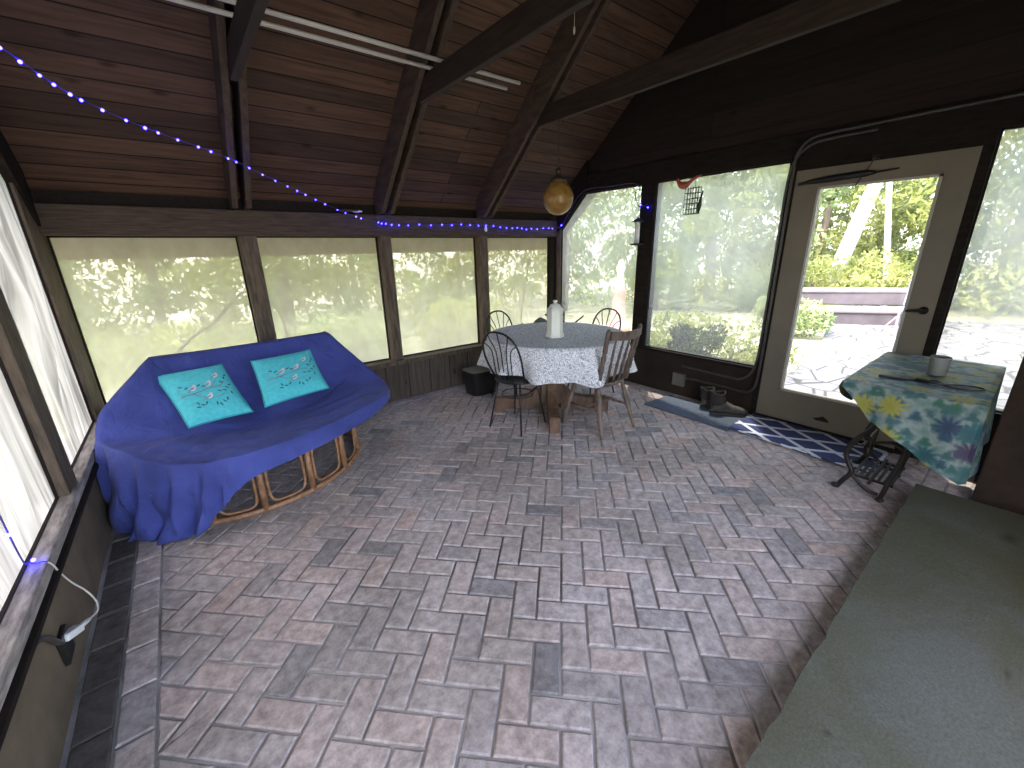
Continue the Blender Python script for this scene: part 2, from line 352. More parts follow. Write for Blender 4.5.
def floral_mat():
    m, t, out = nt('floral_cloth'); b = N(t, 'ShaderNodeBsdfPrincipled', Roughness=.6)
    tc = N(t, 'ShaderNodeTexCoord')
    def layer(prev, scale, seed, palette, petals, rad):
        mp = N(t, 'ShaderNodeMapping'); mp.inputs['Location'].default_value = (seed, seed*.7, seed*.3); t.links.new(tc.outputs['UV'], mp.inputs[0])
        vo = N(t, 'ShaderNodeTexVoronoi', Scale=scale, Randomness=.8); vo.voronoi_dimensions = '2D'; t.links.new(mp.outputs[0], vo.inputs['Vector'])
        sb = N(t, 'ShaderNodeVectorMath', operation='SUBTRACT'); t.links.new(mp.outputs[0], sb.inputs[0]); t.links.new(vo.outputs['Position'], sb.inputs[1])
        sx = N(t, 'ShaderNodeSeparateXYZ'); t.links.new(sb.outputs[0], sx.inputs[0])
        an = N(t, 'ShaderNodeMath', operation='ARCTAN2'); t.links.new(sx.outputs[1], an.inputs[0]); t.links.new(sx.outputs[0], an.inputs[1])
        pm = N(t, 'ShaderNodeMath', operation='MULTIPLY'); pm.inputs[1].default_value = petals; t.links.new(an.outputs[0], pm.inputs[0])
        cs = N(t, 'ShaderNodeMath', operation='COSINE'); t.links.new(pm.outputs[0], cs.inputs[0])
        rr = N(t, 'ShaderNodeMath', operation='MULTIPLY_ADD'); rr.inputs[1].default_value = rad*.22; rr.inputs[2].default_value = rad; t.links.new(cs.outputs[0], rr.inputs[0])
        nz = N(t, 'ShaderNodeTexNoise', Scale=scale*4, Detail=5.0, Roughness=.7); t.links.new(mp.outputs[0], nz.inputs['Vector'])
        r2 = N(t, 'ShaderNodeMath', operation='MULTIPLY_ADD'); r2.inputs[1].default_value = rad*1.3; t.links.new(nz.outputs[0], r2.inputs[0]); t.links.new(vo.outputs['Distance'], r2.inputs[2])
        df = N(t, 'ShaderNodeMath', operation='SUBTRACT'); t.links.new(rr.outputs[0], df.inputs[0]); t.links.new(r2.outputs[0], df.inputs[1])
        ms = N(t, 'ShaderNodeMapRange'); ms.inputs['From Min'].default_value = -rad*.6 - .10; ms.inputs['From Max'].default_value = -rad*.6 + .10; t.links.new(df.outputs[0], ms.inputs['Value'])
        sc = N(t, 'ShaderNodeSeparateColor'); t.links.new(vo.outputs['Color'], sc.inputs[0])
        pc = ramp(t, sc.outputs[0], palette, 'CONSTANT')
        sh = ramp(t, r2.outputs[0], [(.0, (.35,.33,.42)), (rad*.5, (1,1,1)), (rad*1.6, (1.5,1.5,1.45))])
        mu = N(t, 'ShaderNodeMix', data_type='RGBA', blend_type='MULTIPLY'); mu.inputs[0].default_value = .85; t.links.new(pc, mu.inputs[6]); t.links.new(sh, mu.inputs[7])
        mx = N(t, 'ShaderNodeMix', data_type='RGBA'); t.links.new(ms.outputs[0], mx.inputs[0]); t.links.new(prev, mx.inputs[6]); t.links.new(mu.outputs[2], mx.inputs[7])
        return mx.outputs[2]
    n0 = N(t, 'ShaderNodeTexNoise', Scale=9.0, Detail=4.0); t.links.new(tc.outputs['UV'], n0.inputs['Vector'])
    c = ramp(t, n0.outputs[0], [(.36, (.03,.085,.09)), (.5, (.16,.19,.175)), (.62, (.02,.065,.072))])
    c = layer(c, 15, 3.1, [(0, (.012,.05,.05)), (.35, (.008,.035,.055)), (.6, (.07,.115,.10)), (.8, (.013,.06,.04))], 3, .36)
    c = layer(c, 6.4, 5.2, [(0, (.009,.05,.06)), (.25, (.009,.022,.05)), (.42, (.15,.14,.016)), (.66, (.026,.016,.04)), (.8, (.14,.13,.014))], 11, .33)
    t.links.new(c, b.inputs['Base Color']); t.links.new(b.outputs[0], out.inputs[0]); return m
M['floral'] = floral_mat()

def rug_mat():
    """navy rug with an off-white lattice; uv in metres"""
    m, t, out = nt('lattice_rug'); b = N(t, 'ShaderNodeBsdfPrincipled', Roughness=.95)
    tc = N(t, 'ShaderNodeTexCoord'); sx = N(t, 'ShaderNodeSeparateXYZ'); t.links.new(tc.outputs['UV'], sx.inputs[0])
    def line(sign):
        a = N(t, 'ShaderNodeMath', operation='MULTIPLY_ADD'); a.inputs[1].default_value = sign*1.0
        t.links.new(sx.outputs[1], a.inputs[0]); t.links.new(sx.outputs[0], a.inputs[2])
        k = N(t, 'ShaderNodeMath', operation='MULTIPLY'); k.inputs[1].default_value = 4.7; t.links.new(a.outputs[0], k.inputs[0])
        f = N(t, 'ShaderNodeMath', operation='PINGPONG'); f.inputs[1].default_value = .5; t.links.new(k.outputs[0], f.inputs[0])
        l = N(t, 'ShaderNodeMath', operation='LESS_THAN'); l.inputs[1].default_value = .095; t.links.new(f.outputs[0], l.inputs[0]); return l.outputs[0]
    mxm = N(t, 'ShaderNodeMath', operation='MAXIMUM'); t.links.new(line(1), mxm.inputs[0]); t.links.new(line(-1), mxm.inputs[1])
    nz = N(t, 'ShaderNodeTexNoise', Scale=90.0, Detail=2.0); t.links.new(tc.outputs['UV'], nz.inputs['Vector'])
    bl = ramp(t, nz.outputs[0], [(.3, (.028,.036,.11)), (.7, (.06,.075,.19))]); wh = ramp(t, nz.outputs[0], [(.3, (.58,.60,.66)), (.7, (.8,.8,.84))])
    mx = N(t, 'ShaderNodeMix', data_type='RGBA'); t.links.new(mxm.outputs[0], mx.inputs[0]); t.links.new(bl, mx.inputs[6]); t.links.new(wh, mx.inputs[7])
    t.links.new(mx.outputs[2], b.inputs['Base Color']); t.links.new(b.outputs[0], out.inputs[0]); return m
M['rug'] = rug_mat()

def flag_mat():
    m, t, out = nt('flagstones'); b = N(t, 'ShaderNodeBsdfPrincipled', Roughness=.9)
    tc = N(t, 'ShaderNodeTexCoord'); vo = N(t, 'ShaderNodeTexVoronoi', Scale=2.8); vo.feature = 'DISTANCE_TO_EDGE'; t.links.new(tc.outputs['Object'], vo.inputs['Vector'])
    vc = N(t, 'ShaderNodeTexVoronoi', Scale=2.8); t.links.new(tc.outputs['Object'], vc.inputs['Vector'])
    sc = N(t, 'ShaderNodeSeparateColor'); t.links.new(vc.outputs['Color'], sc.inputs[0])
    st = ramp(t, sc.outputs[0], [(0, (.15,.14,.14)), (.5, (.19,.18,.178)), (1, (.165,.16,.168))])
    jm = ramp(t, vo.outputs['Distance'], [(.02, (.0,.0,.0)), (.05, (1,1,1))])
    mx = N(t, 'ShaderNodeMix', data_type='RGBA'); t.links.new(jm, mx.inputs[0]); mx.inputs[6].default_value = (.045,.041,.041,1); t.links.new(st, mx.inputs[7])
    t.links.new(mx.outputs[2], b.inputs['Base Color']); t.links.new(b.outputs[0], out.inputs[0]); return m
M['flag'] = flag_mat()
def glass_mat():
    m, t, out = nt('door_glass'); tr = N(t, 'ShaderNodeBsdfTransparent'); gl = N(t, 'ShaderNodeBsdfGlossy', Roughness=.02); fr = N(t, 'ShaderNodeFresnel', IOR=1.35)
    mx = N(t, 'ShaderNodeMixShader'); t.links.new(fr.outputs[0], mx.inputs[0]); t.links.new(tr.outputs[0], mx.inputs[1]); t.links.new(gl.outputs[0], mx.inputs[2])
    t.links.new(mx.outputs[0], out.inputs[0]); return m
M['glass'] = glass_mat()

# ------------------------------------------------------------------ room constants (metres)
XL, XR, YB, YN = -.60, 3.94, 4.04, -1.50      # left wall, right (door) wall, back wall, near edge
Q = .877                                       # roof pitch
def U(y): return 1.85 + Q*(3.90 - y)           # underside of the rafters
RD = .30                                       # rafter depth measured vertically
YR = 1.27; ZR = U(YR)                          # ridge
def roofz(y): return (U(y) if y >= YR else U(2*YR - y)) + RD
def rafz(y): return (U(y) if y >= YR else U(2*YR - y))

# ------------------------------------------------------------------ brick floor
def floor():
    bu = .1065; au = .1042; b0 = .0185; a0 = 1.367
    S = .70710678
    X0, X1, Y0, Y1 = XL + .235, XR - .12, .212, YB - .13
    mb = MB(); tint = []
    def clip(poly):
        for ax, lim, sg in ((0, X0, 1), (0, X1, -1), (1, Y0, 1), (1, Y1, -1)):
            out = []
            for i in range(len(poly)):
                p, q = poly[i], poly[(i+1) % len(poly)]
                dp, dq = sg*(p[ax] - lim), sg*(q[ax] - lim)
                if dp >= 0: out.append(p)
                if dp*dq < 0:
                    f = dp/(dp-dq); out.append((p[0] + (q[0]-p[0])*f, p[1] + (q[1]-p[1])*f))
            poly = out
            if len(poly) < 3: return None
        return poly
    def area(P): return .5*sum(P[i][0]*P[(i+1) % len(P)][1] - P[(i+1) % len(P)][0]*P[i][1] for i in range(len(P)))
    def inset(P, d):
        n = len(P); out = []
        for i in range(n):
            p0, p1, p2 = Vector(P[i-1]), Vector(P[i]), Vector(P[(i+1) % n])
            e1 = (p1-p0); e2 = (p2-p1)
            if e1.length < 1e-5 or e2.length < 1e-5: return None
            e1.normalize(); e2.normalize()
            n1 = Vector((-e1.y, e1.x)); n2 = Vector((-e2.y, e2.x))
            den = 1 + n1.dot(n2)
            if den < .15: return None
            out.append(p1 + (n1 + n2)*(d/den))
        Q2 = [tuple(p) for p in out]
        return Q2 if area(Q2) > 2e-5 and area(Q2) < area(P) else None
    def brick(P, gap=.0050, lift=None, dark=False):
        if area(P) < 0: P = P[::-1]
        A = inset(P, gap); B = inset(P, gap + .005)
        if not A or not B or area(P) < 5e-4: return
        h = random.uniform(-.0018, .0012) if lift is None else lift; tx, ty = random.gauss(0, .008), random.gauss(0, .008)
        cx = sum(p[0] for p in P)/len(P); cy = sum(p[1] for p in P)/len(P)
        hz = lambda p: h + (p[0]-cx)*tx + (p[1]-cy)*ty
        n = len(P)
        mb.add([(p[0], p[1], hz(p)) for p in B] + [(p[0], p[1], hz(p) - .004) for p in A] + [(p[0], p[1], -.03) for p in A],
               [tuple(range(n))] + [(i, n+i, n+(i+1) % n, (i+1) % n) for i in range(n)] + [(n+i, 2*n+i, 2*n+(i+1) % n, n+(i+1) % n) for i in range(n)])
        t = random.betavariate(2.3, 2.2)
        if random.random() < .03: t = random.uniform(.03, .06)
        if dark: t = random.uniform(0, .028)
        for _ in range(1 + 2*n): tint.append(t)
    def rect(b_0, b_1, a_0, a_1):
        c = [((b_0), (a_0)), ((b_1), (a_0)), ((b_1), (a_1)), ((b_0), (a_1))]
        P = []
        for (b, a) in c:
            bb = b0 + b*bu; aa = a0 + a*au
            P.append((S*(aa + bb), S*(aa - bb)))
        if max(abs(p[0]-1.7) for p in P) > 3 or max(abs(p[1]-2.2) for p in P) > 3: return
        th = random.gauss(0, .005); cx = sum(p[0] for p in P)/4; cy = sum(p[1] for p in P)/4
        P = [(cx + (p[0]-cx)*cos(th) - (p[1]-cy)*sin(th), cy + (p[0]-cx)*sin(th) + (p[1]-cy)*cos(th)) for p in P]
        P = clip(P)
        if P: brick(P)
    for k in range(-48, 48):
        for m_ in range(-30, 30):
            rect(k, k+1, k-2+4*m_, k+4*m_)
            rect(k, k+2, k-3+4*m_, k-2+4*m_)
    # border courses along the walls and the hearth
    def course(x0, x1, y0, y1, along, L, dark=False):
        if along == 'y':
            y = y0 - random.random()*L
            while y < y1:
                a, b = max(y, y0), min(y+L, y1)
                if b-a > .02: brick([(x0, a), (x1, a), (x1, b), (x0, b)], dark=dark)
                y += L
        else:
            x = x0 - random.random()*L
            while x < x1:
                a, b = max(x, x0), min(x+L, x1)
                if b-a > .02: brick([(a, y0), (b, y0), (b, y1), (a, y1)])
                x += L
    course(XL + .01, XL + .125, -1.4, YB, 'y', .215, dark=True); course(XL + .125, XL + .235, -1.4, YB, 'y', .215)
    course(X0, XR, YB - .13, YB, 'x', .215); course(XR - .12, XR, .212, YB - .13, 'y', .215)
    y = .21
    while y > -1.4:
        course(X0, XR, y - .108, y, 'x', .215); y -= .108
    me = bpy.data.meshes.new('floor'); me.from_pydata(mb.v, [], mb.f)
    me.update()
    at = me.attributes.new('tint', 'FLOAT', 'FACE'); at.data.foreach_set('value', tint)
    me.materials.append(M['brick']); o = bpy.data.objects.new('floor', me); C.objects.link(o)
    struct(o, 'herringbone brick paver floor of the screened porch')
    b = MB().box((XL - .1, YN - .2, -.16), (XR + .12, YB + .12, -.0088)).build('joint_bed', M['mortar'], o)
    return o
floor()

# ------------------------------------------------------------------ walls
PZ = .44                                      # sill height
# back wall: low boarded wall, sill, posts, beam
w = MB().box((XL - .1, YB + .0, 0), (XR, YB + .12, .40))
struct(w.build('wall_back', M['kick'], uv=lambda c: (c.z + 2.1, c.x)), 'low wall of dark vertical boards under the back windows')
struct(MB().box((XL - .1, YB - .03, .385), (XR, YB + .13, .432)).build('sill_back', M['post'], bevel=.004), 'weathered ledge under the back windows')
struct(MB().box((XL - .1, YB - .012, 1.655), (XR + .02, YB + .13, 1.845)).build('beam_back', M['beam'], bevel=.006), 'long brown header beam over the back windows')
POSTX = [(.45, .575), (1.605, 1.705), (2.74, 2.845)]
for i, (a, b) in enumerate(POSTX):
    struct(MB().box((a, YB - .005, .432), (b, YB + .13, 1.655)).build('post', M['post'], bevel=.004), ['weathered post rising behind the middle of the blue sofa', 'weathered post between the back windows right of the sofa', 'weathered post behind the left side of the dining table'][i])
def frame_rect(pts, axis, w_, d):
    """thin frame bars along the edges of a polygon (in the plane of the window)"""
    mb = MB(); n = len(pts); c = sum((Vector(p) for p in pts), Vector())/n
    for i in range(n):
        p, q = Vector(pts[i]), Vector(pts[(i+1) % n]); e = (q-p).normalized(); nrm = Vector(axis); inw = nrm.cross(e)
        if inw.dot(c-p) < 0: inw = -inw
        mb.prism([p, q, q + inw*w_, p + inw*w_], nrm*d)
    return mb
def window(i, pts, axis, film, label, bulge=None, depth=.022, fw=.011):
    o = bpy.data.objects.new('window_%d' % i, None); C.objects.link(o); struct(o, label)
    mb = MB(); mb.add(pts, [tuple(range(len(pts)))]) if bulge is None else bulge(mb)
    p = mb.build('screen_panel', film, o, smooth=bulge is not None)
    f = frame_rect(pts, axis, fw, depth).build('window_frame', M['dark'], o)
    return o
WB = [(-.612, .45), (.575, 1.605), (1.705, 2.74), (2.845, 3.885)]
for i, (a, b) in enumerate(WB):
    y = YB + .115
    window(i+1, [(a, y, .432), (b, y, .432), (b, y, 1.655), (a, y, 1.655)], (0, -1, 0), M['film'],
           ['cloudy screened window behind the blue-draped sofa, in the left corner', 'cloudy screened window above the right end of the sofa', 'cloudy screened window left of the dining table', 'narrow cloudy screened window in the corner behind the dining table'][i])
# corner posts
struct(MB().box((3.885, YB + .012, 0), (XR + .1, YB + .13, 1.86)).build('post', M['dark'], bevel=.004), 'dark corner post behind the dining table')
struct(MB().box((XL - .16, 3.78, .40), (XL - .016, YB + .13, 2.0)).build('post', M['post'], bevel=.004), 'brown corner post at the end of the sofa')

struct(MB().box((XR - .006, 3.968, .44), (XR + .1, YB + .012, 1.76)).build('post', M['post'], bevel=.003), 'thin brown corner strip beside the slanted window')
# gable profile helper
def gable_poly(x, y0, y1, z0, zoff=0):
    y1 = min(y1, 3.90 - (z0 - 1.85 - zoff)/Q)
    top = [(x, y1, rafz(y1) + zoff), (x, YR, ZR + zoff)] if y0 < YR < y1 else [(x, y1, rafz(y1) + zoff)]
    return [(x, y0, z0), (x, y1, z0)] + top + [(x, y0, rafz(y0) + zoff)]
# right (door) gable wall
RH = 2.118
w = MB()
w.box((XR, 1.43, 0), (XR + .12, YB + .13, .43))                        # low wall under the windows
struct(w.build('wall_right', M['lowdark']), 'low dark brown wall under the garden windows')
struct(MB().box((XR, -1.5, 0), (XR + .12, .37, .43)).build('wall_right_front', M['lowdark']), 'low dark wall beside the floral side table')
struct(MB().box((XR - .02, 1.45, .42), (XR + .12, 3.9, .448)).build('sill_right', M['dark'], bevel=.003), 'dark sill under the garden windows')
struct(MB().box((XR - .02, -1.5, .42), (XR + .12, .37, .448)).build('sill_right_front', M['dark'], bevel=.003), 'dark sill under the patio window')
struct(MB().box((XR - .012, YN, RH), (XR + .12, 3.60, 2.30)).build('header_right', M['dark'], bevel=.004), 'dark header board over the garden windows and door')
struct(MB().prism(gable_poly(XR + .02, -1.05, 4.0, 2.29, RD - .004), (.1, 0, 0)).build('wall_right_gable', M['siding'], uv=lambda c: (c.y, c.z)), 'dark boarded gable above the door wall')
# raking trim at the corner of the right gable
rk = [(XR - .02, 4.04, 1.70), (XR - .02, 4.04, 2.02), (XR - .02, 3.55, RH + .34), (XR - .02, 3.55, RH), (XR - .02, 3.585, RH), (XR - .02, 3.96, 1.75)]
struct(MB().prism(rk, (.13, 0, 0)).build('trim_1', M['dark']), 'slanted dark trim following the roof at the far corner')
struct(MB().box((XR - .004, 2.645, .44), (XR + .12, 2.805, RH + .01)).build('post', M['dark'], bevel=.004), 'dark post between the two garden windows')
struct(MB().box((XR - .012, 1.395, 0), (XR + .12, 1.45, RH + .01)).build('post', M['dark'], bevel=.003), 'dark post carrying the conduits beside the door')
struct(MB().box((XR - .012, .372, 0), (XR + .12, .425, RH + .01)).build('post', M['dark'], bevel=.003), 'dark post on the latch side of the door')
xw = XR + .028
window(5, [(xw, 2.805, .448), (xw, 3.975, .448), (xw, 3.975, 1.735), (xw, 3.585, RH), (xw, 2.805, RH)], (-1, 0, 0), M['filmR'], 'cloudy garden window with a slanted upper corner behind the dining table')
window(6, [(xw, 1.45, .448), (xw, 2.645, .448), (xw, 2.645, RH), (xw, 1.45, RH)], (-1, 0, 0), M['filmR'], 'large cloudy garden window left of the door')
window(7, [(xw, -1.5, .448), (xw, .372, .448), (xw, .372, RH), (xw, -1.5, RH)], (-1, 0, 0), M['filmR'], 'cloudy patio window right of the door')
struct(MB().box((XR - .01, .425, RH - .085), (XR + .12, 1.395, RH + .01)).build('trim_2', M['dark']), 'dark board above the door')
struct(MB().box((XR - .02, .425, -.02), (XR + .12, 1.395, .035)).build('trim_3', M['dark']), 'dark threshold under the door')

# left gable wall
struct(MB().box((XL - .13, YN, 0), (XL, YB + .13, .385)).build('wall_left', M['lowply']), 'low brown plywood wall along the left side')
struct(MB().box((XL - .13, YN, .385), (XL + .035, 3.78, .405)).build('baseboard_left', M['dark']), 'dark strip under the left sill')
struct(MB().box((XL - .13, YN, .405), (XL + .02, 3.78, .46)).build('sill_left', M['sill'], bevel=.006), 'weathered pale ledge under the left windows')
struct(MB().box((XL - .12, YN, RH), (XL, 3.60, 2.30)).build('header_left', M['dark']), 'dark header over the left windows')
struct(MB().prism(gable_poly(XL, -1.05, 4.0, 2.29, RD - .004), (-.1, 0, 0)).build('wall_left_gable', M['siding'], uv=lambda c: (c.y, c.z)), 'dark boarded gable above the left windows')
lk = [(XL, 4.04, 1.70), (XL, 4.04, 2.02), (XL, 3.55, RH + .34), (XL, 3.55, RH), (XL, 3.585, RH), (XL, 3.96, 1.75)]
struct(MB().prism(lk, (-.13, 0, 0)).build('trim_4', M['dark']), 'slanted trim at the near left corner of the roof')
for a, b, l in ((2.60, 2.775, 'brown post between the two plastic-covered left windows'), (1.32, 1.46, 'brown post on the left wall near the plug'), (.02, .16, 'brown post on the left wall'), (-1.3, -1.16, 'brown post at the near end of the left wall')):
    struct(MB().box((XL - .12, a, .46), (XL + .004, b, RH + .01)).build('post', M['post'], bevel=.004), l)
xl = XL - .045
def wrinkle(y0, y1, z0, z1, sl=None):
    def f(mb):
        def g(u, v):
            y = y0 + (y1-y0)*u; zt = z1 if (sl is None or y < 3.585) else z1 + (3.585 - y)*.977
            z = z0 + (zt - z0)*v
            e = sin(pi*u)*sin(pi*v)
            return (xl + e*(.022*sin(11*u + 6*v) + .016*sin(19*u - 5*v + 1)) + .010*e*sin(33*u + 13*v) + .005*e*sin(61*u - 9*v), y, z)
        mb.grid(g, 60, 30)
    return f
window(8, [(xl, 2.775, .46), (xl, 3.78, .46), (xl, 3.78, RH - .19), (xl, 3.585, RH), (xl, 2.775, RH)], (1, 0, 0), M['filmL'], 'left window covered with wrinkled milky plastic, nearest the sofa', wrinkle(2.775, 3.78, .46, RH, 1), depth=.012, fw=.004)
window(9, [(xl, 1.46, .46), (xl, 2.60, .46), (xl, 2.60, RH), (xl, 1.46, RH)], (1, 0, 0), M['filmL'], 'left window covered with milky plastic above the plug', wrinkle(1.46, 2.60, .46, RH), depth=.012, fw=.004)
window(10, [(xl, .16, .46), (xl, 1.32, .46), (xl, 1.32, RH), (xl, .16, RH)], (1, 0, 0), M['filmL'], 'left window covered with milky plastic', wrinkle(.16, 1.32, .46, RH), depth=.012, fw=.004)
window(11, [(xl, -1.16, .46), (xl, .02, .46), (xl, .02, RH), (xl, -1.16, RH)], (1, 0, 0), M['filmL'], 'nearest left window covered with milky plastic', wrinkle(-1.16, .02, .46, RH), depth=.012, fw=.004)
# brown pier at the end of the hearth
struct(MB().box((3.45, -1.1, 0), (XR, -.012, roofz(-.02) - .05)).build('wall_near', M['brownpier'], bevel=.006), 'dark brown pier wall behind the hearth slab')

struct(MB().box((1.95, -1.12, 0), (3.5, -.98, 2.55)).build('wall_front', M['brownpier'], bevel=.004), 'dark brown house wall behind the hearth slab')
# ------------------------------------------------------------------ roof
X0r, X1r = XL - .55, XR + .55
def roof(yA, yB, name, label):
    zA, zB = roofz(yA), roofz(yB)
    mb = MB(); th = .05
    mb.add([(X0r, yA, zA), (X1r, yA, zA), (X1r, yB, zB), (X0r, yB, zB), (X0r, yA, zA+th), (X1r, yA, zA+th), (X1r, yB, zB+th), (X0r, yB, zB+th)],
           [(0,1,2,3),(4,7,6,5),(0,4,5,1),(1,5,6,2),(2,6,7,3),(3,7,4,0)])
    o = mb.build(name, M['roof'], uv=lambda c: (c.x + 7, (c.y - YR)*sqrt(1 + Q*Q) + 9))
    return struct(o, label)
roof(YR, 4.64, 'ceiling', 'sloping ceiling of brown knotty boards')
roof(YR, -1.05, 'ceiling_near', 'near slope of the boarded ceiling')
struct(MB().box((X0r, YR - .03, ZR - .05), (X1r, YR + .03, ZR + RD)).build('ridge_beam', M['tie']), 'ridge board at the top of the ceiling')
def rafter(x0, x1, nm, lab):
    P = []
    for y in (4.04, YR + .03): P.append((y, rafz(y)))
    poly = [(x0, 4.04, max(1.846, rafz(4.04))), (x0, 3.9, rafz(3.9)), (x0, YR + .03, rafz(YR + .03)), (x0, YR + .03, roofz(YR + .03)), (x0, 4.04, roofz(4.04))]
    mb = MB().prism(poly, (x1 - x0, 0, 0))
    py = [(x0, -1.0, rafz(-1.0)), (x0, YR - .03, rafz(YR - .03)), (x0, YR - .03, roofz(YR - .03)), (x0, -1.0, roofz(-1.0))]
    mb.prism(py, (x1 - x0, 0, 0))
    return struct(mb.build(nm, M['raft'], bevel=.003), lab)
RX = [.50, 1.645, 2.775]
for i, x in enumerate(RX):
    for s in (-1, 1):
        rafter(x + s*.044 - .020, x + s*.044 + .020, 'roof_rafter', ['left', 'right'][s > 0] + ' board of the ' + ['paired rafter above the sofa', 'paired rafter with the white pipes passing under it', 'paired rafter above the dining table'][i])
for i, x in enumerate(RX):
    z0 = [2.47, 2.52, 2.525][i]; z1 = z0 + .145
    yE = 3.09 if i else 3.20
    struct(MB().box((x - .022, 2*YR - yE, z0), (x + .022, yE, z1)).build('tie_beam', M['tie'], bevel=.004),
           ['horizontal tie beam crossing the white pipes at the upper left', 'horizontal tie beam over the middle of the porch', 'long horizontal tie beam above the dining table'][i])

struct(MB().box((XL - .1, YB + .07, 1.84), (XR + .1, YB + .12, roofz(YB + .12) + .01)).build('trim_5', M['dark']), 'dark blocking boards between the back beam and the ceiling')
# ------------------------------------------------------------------ door
d = bpy.data.objects.new('door_1', None); C.objects.link(d); d.location = (XR, .91, .035); d.matrix_basis = Matrix.Translation((XR, .91, .035)); struct(d, 'cream full-view glass door to the patio')
y0, y1, z0, z1 = .425, 1.395, .035, 2.035
gy0, gy1, gz0, gz1 = .575, 1.222, .308, 1.892
mb = MB(); xd0, xd1 = XR - .012, XR + .035
mb.box((xd0, y0, z0), (xd1, gy0, z1)); mb.box((xd0, gy1, z0), (xd1, y1, z1)); mb.box((xd0, gy0, z0), (xd1, gy1, gz0)); mb.box((xd0, gy0, gz1), (xd1, gy1, z1))
mb.build('door_panel', M['door'], d)
frame_rect([(xd0 - .004, gy0 - .012, gz0 - .012), (xd0 - .004, gy1 + .012, gz0 - .012), (xd0 - .004, gy1 + .012, gz1 + .012), (xd0 - .004, gy0 - .012, gz1 + .012)], (-1, 0, 0), .016, .008).build('glazing_bead', M['doorrail'], d)
MB().box((XR + .008, gy0 - .002, gz0 - .002), (XR + .014, gy1 + .002, gz1 + .002)).build('glass_pane', M['glass'], d)
h = MB(); h.lathe([(.026, 0), (.026, .012), (.012, .014), (.012, .045)], seg=16, M=Matrix.Translation((xd0, .478, 1.055)) @ Matrix.Rotation(-pi/2, 4, 'Y'))
h.tube([(xd0 - .042, .478, 1.055), (xd0 - .046, .50, 1.056), (xd0 - .046, .54, 1.053), (xd0 - .044, .562, 1.048)], [.011, .010, .009, .008])
h.build('door_handle', M['bronze'], d, smooth=True)['label'] = 'dark lever handle'
cl = MB().tube([(xd0 - .03, 1.36, 1.935), (xd0 - .03, 1.28, 1.945), (xd0 - .03, 1.18, 1.95), (xd0 - .03, .95, 1.958), (xd0 - .03, .90, 1.958)], [.010, .016, .023, .022, .010], seg=12).build('door_closer', M['black'], d, smooth=True)
cl['label'] = 'black tube door closer'
MB().tube([(xd0 - .03, .91, 1.958), (xd0 - .03, .78, 1.965)], .006).build('closer_rod', M['bronze'], cl)
MB().box((xd0 - .045, 1.02, 1.944), (xd0 - .010, 1.06, 1.962)).build('closer_clip', M['white'], cl)
MB().tube([(xd0 - .035, .915, 2.055), (xd0 - .035, .93, 2.03), (xd0 - .03, 1.00, 1.885)], .004).build('closer_chain', M['bronze'], cl)
MB().box((xd0 - .028, .90, 2.045), (xd0 + .01, .94, 2.07)).build('closer_bracket', M['bronze'], cl)
MB().grid(lambda u, v: (xd0 - .0015, .95 - .10*u - .012*sin(7*v), .105 + .045*v*(1 - abs(2*u - 1)*.7)), 8, 4).build('scuff_mark', M['lowdark'], d)

# conduits on the door wall
def conduit(P, r, label):
    return tag(MB().tube(catmull(P, 90), r, seg=10).build('wall_conduit', M['conduit'], smooth=True), label, 'pipe', 'conduits on the door wall')
xc = XR - .05
conduit([(XR-.02, 2.095, .205), (XR-.02, 1.90, .208), (XR-.025, 1.66, .208), (XR-.04, 1.53, .21), (xc, 1.44, .255), (xc, 1.413, .40), (xc, 1.409, .9), (xc, 1.409, 1.5), (xc, 1.409, 2.0), (xc, 1.40, 2.15), (xc, 1.33, 2.235), (xc, 1.2, 2.255), (xc, .8, 2.262), (xc, .2, 2.268), (xc, -.4, 2.27)], .0105,
        'dark conduit running from the wall outlet, up beside the door and along its header')
xc2 = XR - .056
conduit([(XR-.02, 2.15, .325), (XR-.02, 1.9, .318), (XR-.025, 1.68, .315), (XR-.045, 1.56, .325), (xc2, 1.475, .40), (xc2, 1.44, .56), (xc2, 1.437, 1.0), (xc2, 1.437, 1.6), (xc2, 1.435, 1.98), (xc2, 1.40, 2.12), (xc2, 1.32, 2.195), (xc2, 1.2, 2.215), (xc2, .94, 2.22)], .009,
        'second dark conduit bending up beside the door just inside the first')
ob = thing('wall_outlet', 'tan outlet box on the low wall under the garden window', 'outlet', (XR - .025, 2.17, .18))
MB().box((XR - .045, 2.105, .11), (XR, 2.235, .245)).build('outlet_box', M['outlet'], ob, bevel=.006)
for z in (.147, .207): MB().box((XR - .050, 2.145, z - .02), (XR - .043, 2.195, z + .02)).build('socket', M['outlet'], ob, bevel=.004)

# white pipes lying on the ties
for y, x1, l in ((2.915, 2.285, 'lower of two white pipes lying across the tie beams'), (2.775, 2.30, 'upper of two white pipes lying across the tie beams')):
    tag(MB().tube([(XL + .0, y, 2.682), (x1, y, 2.682)], .0125, seg=12).build('white_pipe', M['pvc'], smooth=True), l, 'pipe', 'white pipes under the roof')

# pull cord
pc = thing('pull_cord', 'thin pull cord hanging beside the rafter at the top of the photo', 'cord', (2.6, 2.517, 2.98))
MB().tube([(2.6, 2.517, 3.0), (2.6, 2.517, roofz(2.517))], .0022, seg=6).build('cord', M['ivory'], pc)
MB().lathe([(.002, .03), (.007, .02), (.008, 0), (.003, -.02)], (2.6, 2.517, 2.985), seg=8).build('toggle', M['ivory'], pc)

